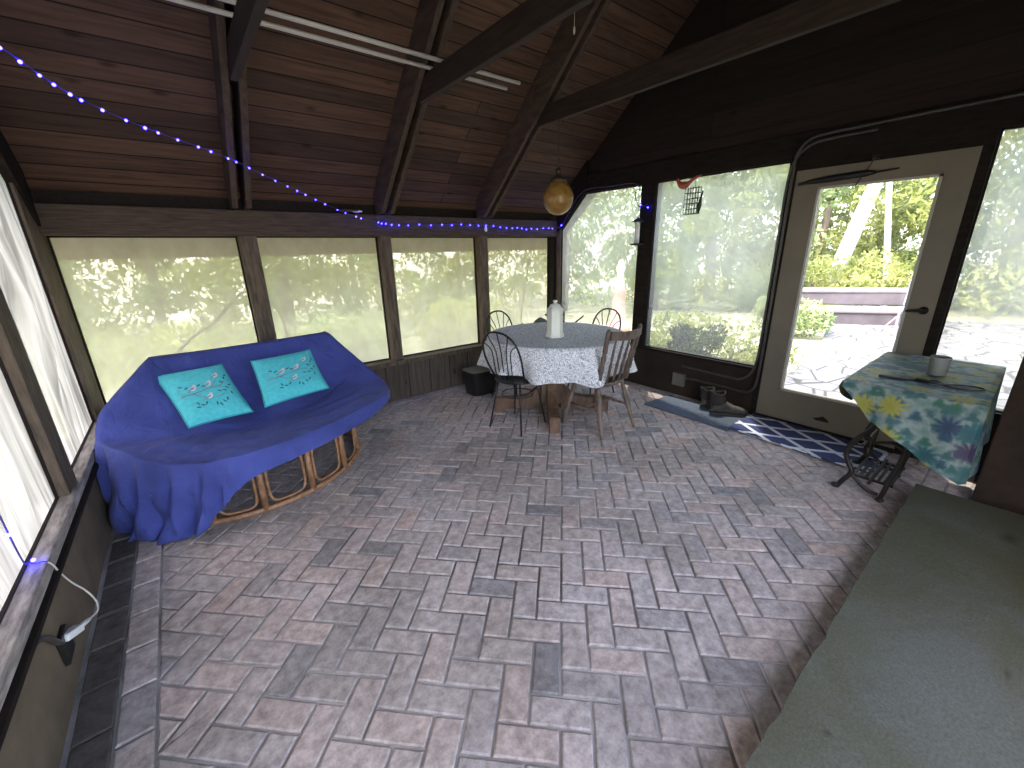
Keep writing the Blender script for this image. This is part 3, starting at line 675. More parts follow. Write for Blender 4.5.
# pendant
pl = thing('pendant_lamp', 'amber glass globe pendant on a chain above the dining table', 'lamp', (2.76, 2.825, 1.8))
gx, gy, gz = 2.762, 2.825, 1.928
prof = [(r_*.93, z_*.93) for r_, z_ in [(.002, -.150), (.045, -.143), (.085, -.122), (.118, -.087), (.137, -.045), (.142, 0), (.137, .04), (.122, .075), (.10, .105), (.075, .128), (.05, .142)]]
MB().lathe(prof, (gx, gy, gz), seg=28).build('globe', M['globe'], pl, smooth=True)
MB().lathe([(.078, .118), (.07, .150), (.05, .165), (.03, .172), (.022, .20), (.03, .215), (.012, .235)], (gx, gy, gz), seg=20).build('cap', M['brass'], pl, smooth=True)
ch = MB(); z = gz + .235; k = 0
while z < 2.52:
    a = pi/2*(k % 2)
    ring = [(gx + .009*cos(t)*cos(a), gy + .009*cos(t)*sin(a), z + .018 + .02*sin(t)) for t in [2*pi*j/10 for j in range(10)]]
    ch.tube(ring, .0028, seg=5, closed=True); z += .031; k += 1
ch.build('chain', M['brass'], pl)
MB().tube([(gx + .008, gy, gz + .2), (gx + .02, gy + .005, gz + .35), (gx - .012, gy, gz + .47), (gx + .012, gy, 2.524)], .0035, seg=6).build('flex', M['brass'], pl)
MB().tube([(gx, gy, 2.50), (gx, gy, 2.530)], .010, seg=8).build('ceiling_hook', M['brass'], pl)

# string lights
sA = [(-.545,2.045,.152),(-.528,2.085,.150),(-.533,2.12,.178),(-.552,2.135,.225),(-.568,2.10,.30),(-.572,2.05,.385),(-.573,2.02,.445),(-.585,2.01,.470),(-.622,2.03,.474),(-.628,2.0,.56),(-.62,1.98,1.2),(-.61,2.0,1.9),(-.585,2.2,2.27),(-.46,2.62,2.33)]
sB = [(-.360,2.800,2.313),(-.269,2.944,2.262),(-.188,3.044,2.229),(-.043,3.188,2.196),(0.131,3.326,2.167),(0.321,3.451,2.138),(0.501,3.554,2.094),(0.677,3.645,2.033),(0.856,3.727,1.975),(1.039,3.802,1.910),(1.215,3.867,1.850),(1.401,3.930,1.804)]
sC = [(1.586,4.012,1.775),(1.802,4.012,1.757),(2.299,4.012,1.771),(2.763,4.012,1.774),(3.155,4.012,1.754),(3.461,4.012,1.742),(3.80,3.985,1.758)]
sD = [(3.90,3.93,1.775),(3.905,3.80,1.93),(3.905,3.58,2.135),(3.905,3.2,2.14),(3.905,2.85,2.12),(3.915,2.81,1.95),(3.915,2.70,1.885)]
sl_ = thing('string_lights', 'string of tiny blue lights sagging from the upper left and along the header beam', 'string lights', (1.4, 3.93, 1.8))
allp = sA + sB + sC + sD
wirep = catmull(allp, 420)
wm = MB().tube(wirep, .0026, seg=5).build('light_wire', M['cord'], sl_)
MB().tube([wirep[i] + Vector((.0005, 0, .001)) for i in range(0, 72)], .0034, seg=5).build('plug_lead', M['ivory'], sl_)['label'] = 'pale end of the wire'
def bulb(p, r=.0062):
    MB().ball(p, r, 8, 6).build('bulb', M['bulb'], sl_, smooth=True)
pB = catmull(sB, 260)
for i in range(27):
    p = pB[max(0, min(260, i*10 + random.randint(-2, 2)))]; bulb(p + Vector((0, -.004, -.004)), random.uniform(.0055, .0078) if i < 12 else random.uniform(.0045, .0062))
for p in catmull(sC, 25): bulb(p + Vector((0, -.005, -.003 + random.uniform(-.006, .006))), .0055)
for p in ((-.612, 2.03, .480), (-.625, 1.985, .62), (3.895, 3.92, 1.785), (3.912, 2.79, 1.92), (3.912, 2.70, 1.888)): bulb(Vector(p), .007)
ad = thing('power_adapter', 'white adapter plugged into the outlet low on the left wall', 'adapter', (XL + .03, 1.93, .2))
dA, dB = Vector((-.590, 1.905, .205)), Vector((-.562, 1.975, .178)); qa = (dB - dA).to_track_quat('X', 'Z').to_matrix().to_4x4()
MB().box((0, -.018, -.014), ((dB - dA).length, .018, .014), Matrix.Translation(dA) @ qa).build('adapter_body', M['white'], ad, bevel=.004)
MB().tube([dB, dB.lerp(Vector((-.545, 2.045, .152)), .25), dB.lerp(Vector((-.545, 2.045, .152)), .7), Vector((-.545, 2.045, .152))], [.008, .010, .009, .004], seg=8).build('plug_tip', M['white'], ad, smooth=True)
ob = thing('corner_outlet', 'dark outlet box low on the left wall', 'outlet', (XL, 1.91, .16))
MB().box((XL, 1.865, .115), (XL + .016, 1.965, .225)).build('outlet_box', M['black'], ob, bevel=.004)
MB().tube(catmull([(XL + .014, 1.66, .37), (XL + .014, 1.74, .345), (XL + .014, 1.80, .30), (XL + .012, 1.85, .24), (XL + .010, 1.885, .20)], 20), .009, seg=8).build('outlet_conduit', M['conduit'], ob, smooth=True)

# small things on the beam
dsc = thing('oval_fixture', 'small pale oval fixture tucked above the back beam', 'fixture', (1.33, 3.99, 1.86))
MB().lathe([(.002, -.010), (.085, -.008), (.095, 0), (.085, .008), (.002, .010)], seg=24, M=Matrix.Translation((1.33, 3.985, 1.865)) @ Matrix.Diagonal((1.1, .5, 1, 1))).build('rim', M['beam'], dsc, smooth=True)
MB().ball((1.385, 3.965, 1.862), .045, 14, 8, (1.1, .4, .25)).build('lens', M['white'], dsc, smooth=True)
tg = MB().lathe([(.002, -.003), (.022, -.003), (.024, 0), (.022, .003), (.002, .003)], seg=18, M=Matrix.Translation((2.815, 4.018, 1.735)) @ Matrix.Rotation(pi/2, 4, 'X') @ Matrix.Diagonal((.8, 1.3, 1, 1)))
tag(tg.build('beam_tag', M['white'], smooth=True), 'small white oval tag on the back beam above the table', 'tag')

# ------------------------------------------------------------------ sofa (double papasan under a blue sheet)
sofa = thing('rattan_sofa', 'rattan bowl sofa under a blue sheet, in the left corner of the porch', 'sofa', (.25, 3.2, 0))
th = radians(25)
def ell(a, b, ang, z, c=(.255, 3.22)):
    x, y = a*cos(ang), b*sin(ang)
    return Vector((c[0] + x*cos(th) - y*sin(th), c[1] + x*sin(th) + y*cos(th), z))
MB().tube([ell(.665, .535, 2*pi*k/64, .02) for k in range(64)], .017, seg=8, closed=True).build('base_ring', M['rattan'], sofa, smooth=True)
MB().tube([ell(.665, .535, 2*pi*k/64, .345) for k in range(64)], .015, seg=8, closed=True).build('upper_ring', M['rattan'], sofa, smooth=True)
nP = 14
for k in range(nP):
    a = 2*pi*(k + .30)/nP
    leg = MB().tube([ell(.665, .535, a, .02), ell(.657, .528, a, .18), ell(.665, .535, a, .345)], .019, seg=8)
    leg.build('post', M['rattan'], sofa, smooth=True)
    a0, a1 = a + .055, a + 2*pi/nP - .055; pts = []
    n = 28
    for j in range(n):
        t = 2*pi*j/n; cx_, cz_ = cos(t), sin(t)
        sx = math.copysign(abs(cx_)**.45, cx_); sz = math.copysign(abs(cz_)**.45, cz_)
        pts.append(ell(.652, .523, (a0+a1)/2 + sx*(a1-a0)/2, .183 + sz*.138))
    MB().tube(pts, .0095, seg=6, closed=True).build('loop', M['rattan'], sofa, smooth=True)
bw = MB()
for k in range(12):
    a = 2*pi*k/12
    e = ell(.60, .47, a, .39); bw.tube([ell(.2, .15, a, .37), e], .011, seg=6)
bw.build('bowl_ribs', M['rattan'], sofa, smooth=True)

# control stations: rim point, hem point
ST = [((-.541,3.13,.53), (-.565,3.08,.02)), ((-.520,3.22,.637), (-.570,3.24,.02)), ((-.458,3.30,.71), (-.56,3.34,.02)), ((-.348,3.350,.813), (-.50,3.45,.03)), ((-.260,3.470,.885), (-.42,3.60,.05)),
      ((-.215,3.515,.892), (-.36,3.70,.10)), ((.025,3.600,.875), (-.05,3.86,.30)), ((.422,3.700,.865), (.40,3.93,.30)), ((.836,3.770,.866), (.85,3.95,.30)), ((.928,3.780,.861), (.98,3.94,.30)), ((1.005,3.720,.762), (1.07,3.86,.31)),
      ((1.112,3.580,.616), (1.17,3.66,.33)), ((1.180,3.420,.51), (1.215,3.46,.38)), ((1.185,3.22,.475), (1.20,3.22,.40)), ((1.10,2.98,.475), (1.095,2.97,.41)), ((.875,2.82,.468), (.858,2.765,.385)),
      ((.579,2.67,.458), (.57,2.63,.362)), ((.332,2.585,.455), (.352,2.56,.345)), ((.10,2.55,.455), (.09,2.505,.315)), ((-.03,2.58,.45), (-.05,2.52,.20)), ((-.13,2.62,.445), (-.20,2.58,.05)),
      ((-.28,2.735,.455), (-.365,2.71,.012)), ((-.43,2.92,.495), (-.50,2.87,.012))]
NU = 300
rim = catmull([a for a, b in ST], NU, True); hem = catmull([b for a, b in ST], NU, True)
ctr = Vector((.33, 3.02, .405))
def sheet(u, v):
    i = int(round(u*NU)) % NU; R_, H_ = rim[i], hem[i]
    if v < .5:
        s = v/.5; p = ctr.lerp(R_, s)
        hgt = R_.z - ctr.z; pw = 2.4 if hgt > .2 else 3.0
        # the front lip swells a little like a cushion edge
        z = ctr.z + hgt*s**pw
        if hgt < .2: z += .05*sin(pi*min(1, s*1.05))*s
        p.z = z + .004*sin(14*s + 9*u*2*pi/3) * s
        lw = max(0, 1 - abs(p.x + .2)/.45); p.z += lw*s*(.006*sin(p.x*61 + 8*sin(p.y*7)) + .005*sin(p.x*37 - p.y*43))
        fold = .008*max(0, s-.35)*(1-s)*4*sin(u*2*pi*9 + 5*s) + .006*sin(p.x*17 + 6*sin(p.y*9))*sin(pi*s)*min(1, s*2)
        p.z += fold
        return p
    s = (v-.5)/.5
    out = Vector((R_.x - ctr.x, R_.y - ctr.y, 0)); out.normalize()
    p = R_.lerp(H_, s); L = (R_ - H_).length
    p += out*(.02*min(1, L/.3)*sin(pi*min(1, s*1.2))*(1 - s))
    amp = min(.050, .10*max(0, L - .10))*min(1, s*1.6)
    w_ = 1.2*sin(u*2*pi*26 + 1.6*sin(4*s)) + .7*sin(u*2*pi*47 + 2 + 2*s) + .30*sin(u*2*pi*97 - 3*s)
    p += out*(amp*w_*.75)
    tang = Vector((-out.y, out.x, 0)); p += tang*(amp*.5*sin(u*2*pi*31 + 4*s))
    p.x = max(p.x, XL + .012); p.y = min(p.y, 3.99)
    if p.z < .012: p.z = .012
    return p
NV = 64
mb = MB()
mb.grid(lambda u, v: sheet(u, max(v, 1e-3)), NU, NV, closed_u=True)
sh = mb.build('blue_sheet', M['blue'], smooth=True, solid=.004)
tag(sh, 'blue cotton sheet draped over the rattan sofa and trailing to the floor at its left', 'sheet')

# pillows
def pillow(corners, label, T=.055):
    """corners: tl, tr, br, bl of the visible face"""
    tl, tr, br, bl = [Vector(c) for c in corners]
    c = (tl+tr+br+bl)/4; n = (tr-tl).cross(bl-tl).normalized()
    if n.dot(Vector((0, 0, 1.5)) - c) < 0: n = -n
    def base(u, v): return tl.lerp(tr, u).lerp(bl.lerp(br, u), v)
    def h(u, v):
        a, b = 2*u-1, 2*v-1
        return T*max(0, (1-a**4)*(1-b**4))**.6
    def pinch(u, v):
        a, b = 2*u-1, 2*v-1
        k = .045
        return (u - k*a*(1-b*b)*abs(a)**3/2*1.0, v - k*b*(1-a*a)*abs(b)**3/2)
    def S(u, v, s=1, e=0):
        uu, vv = pinch(u, v); return base(uu, vv) + n*(s*h(u, v) + e)
    root = thing('throw_pillow', label, 'pillow', c, group='turquoise bird pillows')
    mb = MB(); mb.grid(lambda u, v: S(u, v), 28, 28); mb.grid(lambda u, v: S(1-u, v, -1), 28, 28)
    mb.build('cushion', M['turq'], root, smooth=True)
    edge = [S(t/20, 0) for t in range(20)] + [S(1, t/20) for t in range(20)] + [S(1-t/20, 1) for t in range(20)] + [S(0, 1-t/20) for t in range(20)]
    MB().tube(edge, .0055, seg=6, closed=True).build('piping', M['navy'], root, smooth=True)
    E = .0022
    def stroke(mb, pts, w0, w1):
        n_ = len(pts); L_ = []
        for i, (u, v) in enumerate(pts):
            p, q = pts[max(0, i-1)], pts[min(n_-1, i+1)]; dx, dy = q[0]-p[0], q[1]-p[1]; l = sqrt(dx*dx+dy*dy) or 1
            ww = w0 + (w1-w0)*i/(n_-1); L_.append(((u - dy/l*ww, v + dx/l*ww), (u + dy/l*ww, v - dx/l*ww)))
        vs = []; 
        for a, b in L_: vs += [S(*a, 1, E), S(*b, 1, E)]
        mb.add(vs, [(2*i, 2*i+1, 2*i+3, 2*i+2) for i in range(n_-1)])
    def blob(mb, cu, cv, ru, rv, ang, e=E, n_=14, pt=0):
        vs = [S(cu, cv, 1, e)]
        for k in range(n_):
            t = 2*pi*k/n_; r = 1 - pt*abs(sin(t))**1.0
            x, y = ru*cos(t), rv*sin(t)*(1 - pt*abs(cos(t)))
            vs.append(S(cu + x*cos(ang) - y*sin(ang), cv + x*sin(ang) + y*cos(ang), 1, e))
        mb.add(vs, [(0, 1 + k, 1 + (k+1) % n_) for k in range(n_)])
    br_ = MB()
    def curve(P, n_=24): return [tuple(p)[:2] for p in catmull([(x, y, 0) for x, y in P], n_)]
    stroke(br_, curve([(.12,.57),(.35,.56),(.55,.52),(.75,.50),(.88,.40)]), .010, .004)
    stroke(br_, curve([(.30,.56),(.42,.64),(.58,.70),(.75,.66)]), .006, .003)
    stroke(br_, curve([(.62,.51),(.72,.40),(.84,.30)]), .005, .002)
    stroke(br_, curve([(.66,.50),(.80,.55),(.90,.66)]), .004, .002)
    stroke(br_, curve([(.18,.57),(.14,.46),(.20,.38)]), .005, .002)
    br_.build('branch_print', M['pr_branch'], root)
    for (u, v, a) in ((.20,.40,.6),(.27,.44,-.4),(.46,.43,-.5),(.52,.46,.2),(.30,.74,1.2),(.36,.78,.4),(.42,.76,2.2),(.28,.80,.2),(.56,.80,1.9),(.61,.83,1.2),(.68,.79,.9),(.74,.76,2.0),(.78,.60,.3),(.84,.55,.9),(.90,.50,-.6),(.86,.66,1.5),(.88,.36,-.9),(.80,.44,.2),(.92,.30,-.7),(.70,.60,.5)):
        lf = MB(); blob(lf, u, v, .036, .014, a, pt=.5); lf.build('leaf_print', M['pr_leaf'], root)
    for (u, v, s) in ((.36,.47,1.1),(.60,.44,1),(.77,.30,1),(.52,.66,1)):
        bd = MB(); wg = MB()
        blob(bd, u, v, .052*s, .034*s, -.5, E + .0006); blob(bd, u + .035*s, v - .042*s, .022*s, .020*s, 0, E + .0008)
        blob(wg, u - .012*s, v + .002, .036*s, .015*s, -.3, E + .0016, pt=.4); blob(wg, u - .062*s, v + .035*s, .032*s, .010*s, -.6, E + .0016); blob(wg, u + .066*s, v - .040*s, .014*s, .006*s, 0, E + .0016, pt=.5)
        b_ = bd.build('bird_print', M['pr_bird'], root); wg.build('wing_print', M['pr_wing'], b_)
    return root
pillow(((-.243,3.43,.777), (.122,3.43,.79), (.214,3.06,.525), (-.127,3.02,.52)), 'turquoise pillow printed with birds on a branch, left of the two on the sofa')
pillow(((.29,3.36,.795), (.695,3.43,.80), (.725,3.16,.55), (.286,3.05,.54)), 'turquoise pillow printed with birds on a branch, right of the two on the sofa')

# ------------------------------------------------------------------ dining table
TX, TY, TR = 2.70, 2.765, .63
tb = thing('pedestal_table', 'round wooden pedestal table under a paisley cloth', 'table', (TX, TY, 0))
MB().lathe([(TR - .03, .705), (TR, .712), (TR, .738), (TR - .01, .742)], (TX, TY, 0), seg=48).build('tabletop', M['pedestal'], tb)
MB().box((TX - .30, TY - .30, .64), (TX + .30, TY + .30, .705)).build('apron', M['pedestal'], tb)
PX, PY = 2.62, 2.745
col = MB().box((-.10, -.10, .10), (.10, .10, .64), Matrix.Translation((PX, PY, 0)) @ Matrix.Rotation(radians(-130), 4, 'Z')); col.build('column', M['pedestal'], tb, bevel=.01)
for ang in (-130, -40, 50, 140):
    R_ = Matrix.Translation((PX, PY, 0)) @ Matrix.Rotation(radians(ang), 4, 'Z')
    ft = MB()
    side = [(.09, .33), (.13, .25), (.22, .17), (.34, .145), (.53, .14), (.55, .12), (.55, .0), (.45, .0), (.43, .03), (.16, .035), (.09, .03)]
    ft.prism([R_ @ Vector((x, -.045, z)) for x, z in side], R_.to_3x3() @ Vector((0, .09, 0)))
    ft.build('foot', M['pedestal'], tb, bevel=.006)
def tcloth(u, v):
    a = 2*pi*u
    if v < .5:
        r = (TR + .006)*v/.5; return Vector((TX + r*cos(a), TY + r*sin(a), .7455 + .0012*sin(9*a)*v))
    s = (v-.5)/.5
    drop = .262 + .02*sin(3*a + 1) + .022*sin(9*a)
    fold = .042*sin(10*a + .6) + .03*sin(17*a + 2) + .055*max(0, cos(a + radians(30)))**16
    r = TR + .008 + .018*sin(min(1, s*4)*pi/2) + s*(.035 + fold*s**.3)
    z = .7455 - .012*(1 - cos(min(1, s*6)*pi/2)) - drop*(s**1.12)
    return Vector((TX + r*cos(a), TY + r*sin(a), z))
tc_ = MB().grid(lambda u, v: tcloth(u, max(v, .002)), 240, 48, closed_u=True).build('tablecloth', M['paisley'], smooth=True, solid=.0025)
tag(tc_, 'grey and white paisley cloth draped over the round dining table', 'tablecloth')

# canister on the table
cn = thing('lidded_canister', 'tall cream six-sided canister standing on the paisley tablecloth', 'canister', (2.575, 2.655, .749))
R6 = Matrix.Translation((2.575, 2.655, .7495)) @ Matrix.Rotation(radians(22), 4, 'Z')
MB().lathe([(.086, 0), (.088, .010), (.080, .028), (.073, .055), (.070, .225), (.074, .232), (.074, .240), (.068, .256), (.050, .275)], seg=6, M=R6).build('body', M['cream'], cn, bevel=.004)
MB().lathe([(.046, .274), (.047, .284), (.030, .294), (.013, .299), (.012, .304), (.020, .313), (.022, .322), (.012, .330), (.002, .331)], seg=18, M=R6).build('lid', M['cream'], cn, smooth=True)
for s in (-1, 1):
    MB().ball(Matrix.Translation((2.575, 2.655, .95)) @ Vector((.080*s*cos(radians(-38)), .080*s*sin(radians(-38)), 0)), .011, 10, 8).build('side_knob', M['oldwood'], cn, smooth=True)

# ------------------------------------------------------------------ chairs
def make_wire_chair():
    t = thing('bistro_chair', 'x', 'chair', (0, 0, 0), 0, 'black wire-backed chairs')
    MB().lathe([(.01, .437), (.165, .437), (.185, .445), (.185, .455), (.165, .468), (.01, .472)], seg=28).build('seat', M['cushion'], t, smooth=True)
    MB().tube([(.187*cos(2*pi*k/28), .187*sin(2*pi*k/28), .446) for k in range(28)], .008, seg=6, closed=True).build('seat_rim', M['wire'], t, smooth=True)
    hoop = catmull([(-.155, -.10, .445), (-.18, -.155, .56), (-.192, -.20, .68), (-.165, -.235, .80), (-.09, -.255, .868), (0, -.26, .885), (.09, -.255, .868), (.165, -.235, .80), (.192, -.20, .68), (.18, -.155, .56), (.155, -.10, .445)], 48)
    MB().tube(hoop, .0085, seg=8).build('back_hoop', M['wire'], t, smooth=True)
    def hy(z): return -.10 - .16*((z - .445)/.44)**.75
    for k, (xb, xm, xt, zt) in enumerate(((-.085, -.10, -.172, .77), (-.045, -.055, -.10, .853), (0, 0, 0, .882), (.045, .055, .10, .853), (.085, .10, .172, .77))):
        P = catmull([(xb, -.165, .45), (xm*.9, hy(.6) - .02, .6), (xm, hy(.72), .72), (xt*.8 + xm*.2, hy((zt + .72)/2 + .03), (zt + .74)/2 + .02), (xt, hy(zt), zt)], 20)
        MB().tube(P, .0048, seg=6).build('spindle', M['wire'], t, smooth=True)
    for sx, sy in ((-1, -1), (1, -1), (-1, 1), (1, 1)):
        MB().tube([(.115*sx, .115*sy, .442), (.135*sx, .14*sy, .28), (.175*sx, .185*sy, 0)], [.009, .0085, .008], seg=8).build('leg', M['wire'], t, smooth=True)
    MB().tube([(.14*cos(2*pi*k/24), .14*sin(2*pi*k/24), .30) for k in range(24)], .005, seg=6, closed=True).build('leg_ring', M['wire'], t, smooth=True)
    return t
wc = make_wire_chair()
def face(x, y, tx, ty): return atan2(ty - y, tx - x) - pi/2
wc.location = (2.15, 2.68, 0); wc.rotation_euler = (0, 0, radians(-76)); wc['label'] = 'wire-backed black chair on the near left side of the dining table, facing the cloth'
dup(wc, (2.65, 3.34, 0), radians(-172), 'wire-backed black chair behind the far left of the dining table')
dup(wc, (3.31, 2.85, 0), radians(88), 'wire-backed black chair behind the far right of the dining table')

wd = thing('wooden_chair', 'brown wooden spindle-back chair at the near right of the dining table', 'chair', (2.69, 2.225, 0), radians(-3))
WM = wd.matrix_basis.copy()
def W(x, y, z): return WM @ Vector((x, y, z))
def seatf(u, v):
    a = 2*pi*u; rx, ry = .215, .205 + .0*cos(a)
    x = rx*math.copysign(abs(cos(a))**.85, cos(a))*(1 + .06*sin(a)); y = ry*math.copysign(abs(sin(a))**.85, sin(a))
    if v < .35: s = v/.35; return W(x*s*.985, y*s*.985, .452 - .014*(1 - s**3))
    if v < .65: s = (v-.35)/.3; return W(x*(.985 + .015*s), y*(.985 + .015*s), .452 - .012*s)
    s = (v-.65)/.35; return W(x*(1 - .12*s) * (1 if s < 1 else .0001), y*(1 - .12*s) * (1 if s < 1 else .0001), .44 - .028*s if s < 1 else .412)
MB().grid(lambda u, v: seatf(u, max(v, .003)), 40, 20, closed_u=True).build('seat', M['oldwood'], wd, smooth=True)
LP = [(0, .014), (.10, .017), (.2, .020), (.24, .014), (.28, .021), (.40, .024), (.55, .022), (.62, .015), (.66, .021), (.74, .019), (.9, .014), (1, .012)]
legs = {}
for sx, sy in ((-1, -1), (1, -1), (-1, 1), (1, 1)):
    a, b = W(.14*sx, .13*sy, .425), W(.205*sx, .215*sy + (0 if sy > 0 else -.035), 0); legs[(sx, sy)] = (a, b)
    MB().turned(a, b, LP, 12).build('leg', M['oldwood'], wd, smooth=True)
def onleg(k, f): return legs[k][0].lerp(legs[k][1], f)
SP = [(0, .008), (.3, .011), (.45, .015), (.5, .016), (.55, .015), (.7, .011), (1, .008)]
for sx in (-1, 1): MB().turned(onleg((sx, -1), .52), onleg((sx, 1), .52), SP).build('stretcher', M['oldwood'], wd, smooth=True)
MB().turned(onleg((-1, -1), .52).lerp(onleg((-1, 1), .52), .5), onleg((1, -1), .52).lerp(onleg((1, 1), .52), .5), SP).build('stretcher', M['oldwood'], wd, smooth=True)
PP = [(0, .016), (.12, .020), (.18, .014), (.24, .021), (.38, .018), (.5, .022), (.56, .014), (.62, .021), (.8, .019), (.93, .020), (.97, .017), (1, .008)]
for sx in (-1, 1):
    MB().turned(W(.165*sx, -.155, .44), W(.185*sx, -.255, .915), PP, 12).build('back_post', M['darkwood'], wd, smooth=True)
QP = [(0, .008), (.25, .012), (.4, .0135), (.5, .009), (.55, .0125), (.75, .010), (1, .007)]
for k in range(4):
    x = -.105 + .07*k
    MB().turned(W(x*.92, -.172 - .012*(1 - (x/.165)**2), .445), W(x*1.08, -.250 - .035*(1 - (x/.165)**2), .845), QP, 10).build('spindle', M['darkwood'], wd, smooth=True)
def crest(u, v):
    x = -.178 + .356*u; bow = -.035*(1 - (x/.178)**2); q = v*4
    zt = .900 - .012*sin(pi*u); zb = .832 - .016*sin(pi*u)
    y = -.243 + bow
    P = [(y - .010, zb), (y - .018, zt), (y - .036, zt), (y - .030, zb), (y - .010, zb)]
    k = min(3, int(q)); f = q - k
    return W(x, P[k][0] + (P[k+1][0]-P[k][0])*f, P[k][1] + (P[k+1][1]-P[k][1])*f)
MB().grid(crest, 20, 4).build('crest_rail', M['darkwood'], wd, bevel=.004)

# black things in the corner behind the table
bn = thing('storage_bin', 'black lidded bin on the floor against the back wall behind the near left chair', 'bin', (2.42, 3.66, 0))
def tub(u, v):
    a = 2*pi*u; f = .85 + .15*v
    return (2.42 + f*.18*math.copysign(abs(cos(a))**.4, cos(a)), 3.66 + f*.14*math.copysign(abs(sin(a))**.4, sin(a)), .004 + .24*v)
mb = MB().grid(tub, 40, 4, closed_u=True); mb.add([tub(k/40, 0) for k in range(40)], [tuple(range(39, -1, -1))]); mb.build('tub', M['black'], bn)
mb = MB(); ringp = [tub(k/40, 1.08) for k in range(40)]
mb.prism([(p[0]*1.0, p[1], .245) for p in ringp], (0, 0, .025)); mb.build('lid', M['black'], bn, bevel=.005)
cc = thing('folding_chair', 'black folding camp chair standing in the corner behind the table', 'chair', (3.42, 3.55, 0))
F = [(3.20, 3.42), (3.66, 3.40), (3.66, 3.78), (3.24, 3.80)]
for a, b in ((0, 2), (1, 3), (0, 1), (2, 3)):
    MB().tube([(F[a][0], F[a][1], .012), (F[b][0], F[b][1], .40)], .009, seg=6).build('leg', M['black'], cc); 
    MB().tube([(F[b][0], F[b][1], .012), (F[a][0], F[a][1], .40)], .009, seg=6).build('leg', M['black'], cc)
MB().grid(lambda u, v: (3.20 + .46*u, 3.41 + .38*v, .405 - .05*sin(pi*u)*sin(pi*v)), 10, 10).build('seat', M['black'], cc, solid=.004)
MB().grid(lambda u, v: (3.22 + .44*u, 3.80 + .06*v + .03*sin(pi*u), .42 + .27*v - .16*abs(2*u-1.3)**1.5*v), 12, 8).build('backrest', M['black'], cc, solid=.005)
for a, b in (((3.43, 3.5, .755), (3.60, 3.5, .63)), ((3.72, 3.5, .63), (3.885, 3.5, .705))):
    MB().tube([a, b], .010, seg=6).build('pole', M['black'], cc)
for x in (3.20, 3.66):
    MB().tube([(x, 3.41, .40), (x, 3.42, .56), (x, 3.80, .57)], .009, seg=6).build('armrest', M['black'], cc)
    MB().tube([(x, 3.79, .40), (x + (.14 if x > 3.4 else -.02), 3.85, .675 if x > 3.4 else .66)], .009, seg=6).build('back_pole', M['black'], cc)

# ------------------------------------------------------------------ floor mats and boots
mt = MB(); mt.prism([(3.40, 1.40, .001), (3.835, 1.40, .001), (3.835, 2.22, .001), (3.42, 2.24, .001)], (0, 0, .009))
tag(mt.build('doormat', M['matgrey'], bevel=.003), 'plain blue-grey mat on the brick beside the outlet wall', 'mat')
rg = thing('lattice_rug', 'navy rug with a white lattice on the brick in front of the door', 'rug', (3.68, .92, 0))
def rugf(u, v):
    x = 3.45 + .50*u; y = 1.42 - .98*v; return (x - .06*v, y, .004 + .0)
mb = MB(); mb.grid(lambda u, v: (rugf(u, v)[0], rugf(u, v)[1], .010 + .003*sin(9*v + 3*u)), 16, 30)
o = mb.build('rug_pile', M['rug'], rg, smooth=True, solid=.008, uv=lambda c: ((c.x + .06*(1.42-c.y)/.98)*1.0, (c.y)*.62))
bd = MB()
for a, b, c_, d_ in ((0, 1, 0, .022), (0, 1, .978, 1), (0, .05, 0, 1), (.95, 1, 0, 1)):
    P = [rugf(a, c_), rugf(b, c_), rugf(b, d_), rugf(a, d_)]
    bd.prism([(p[0], p[1], .012) for p in P], (0, 0, .004))
bd.build('rug_border', M['white'], rg)['label'] = 'off-white edge band'
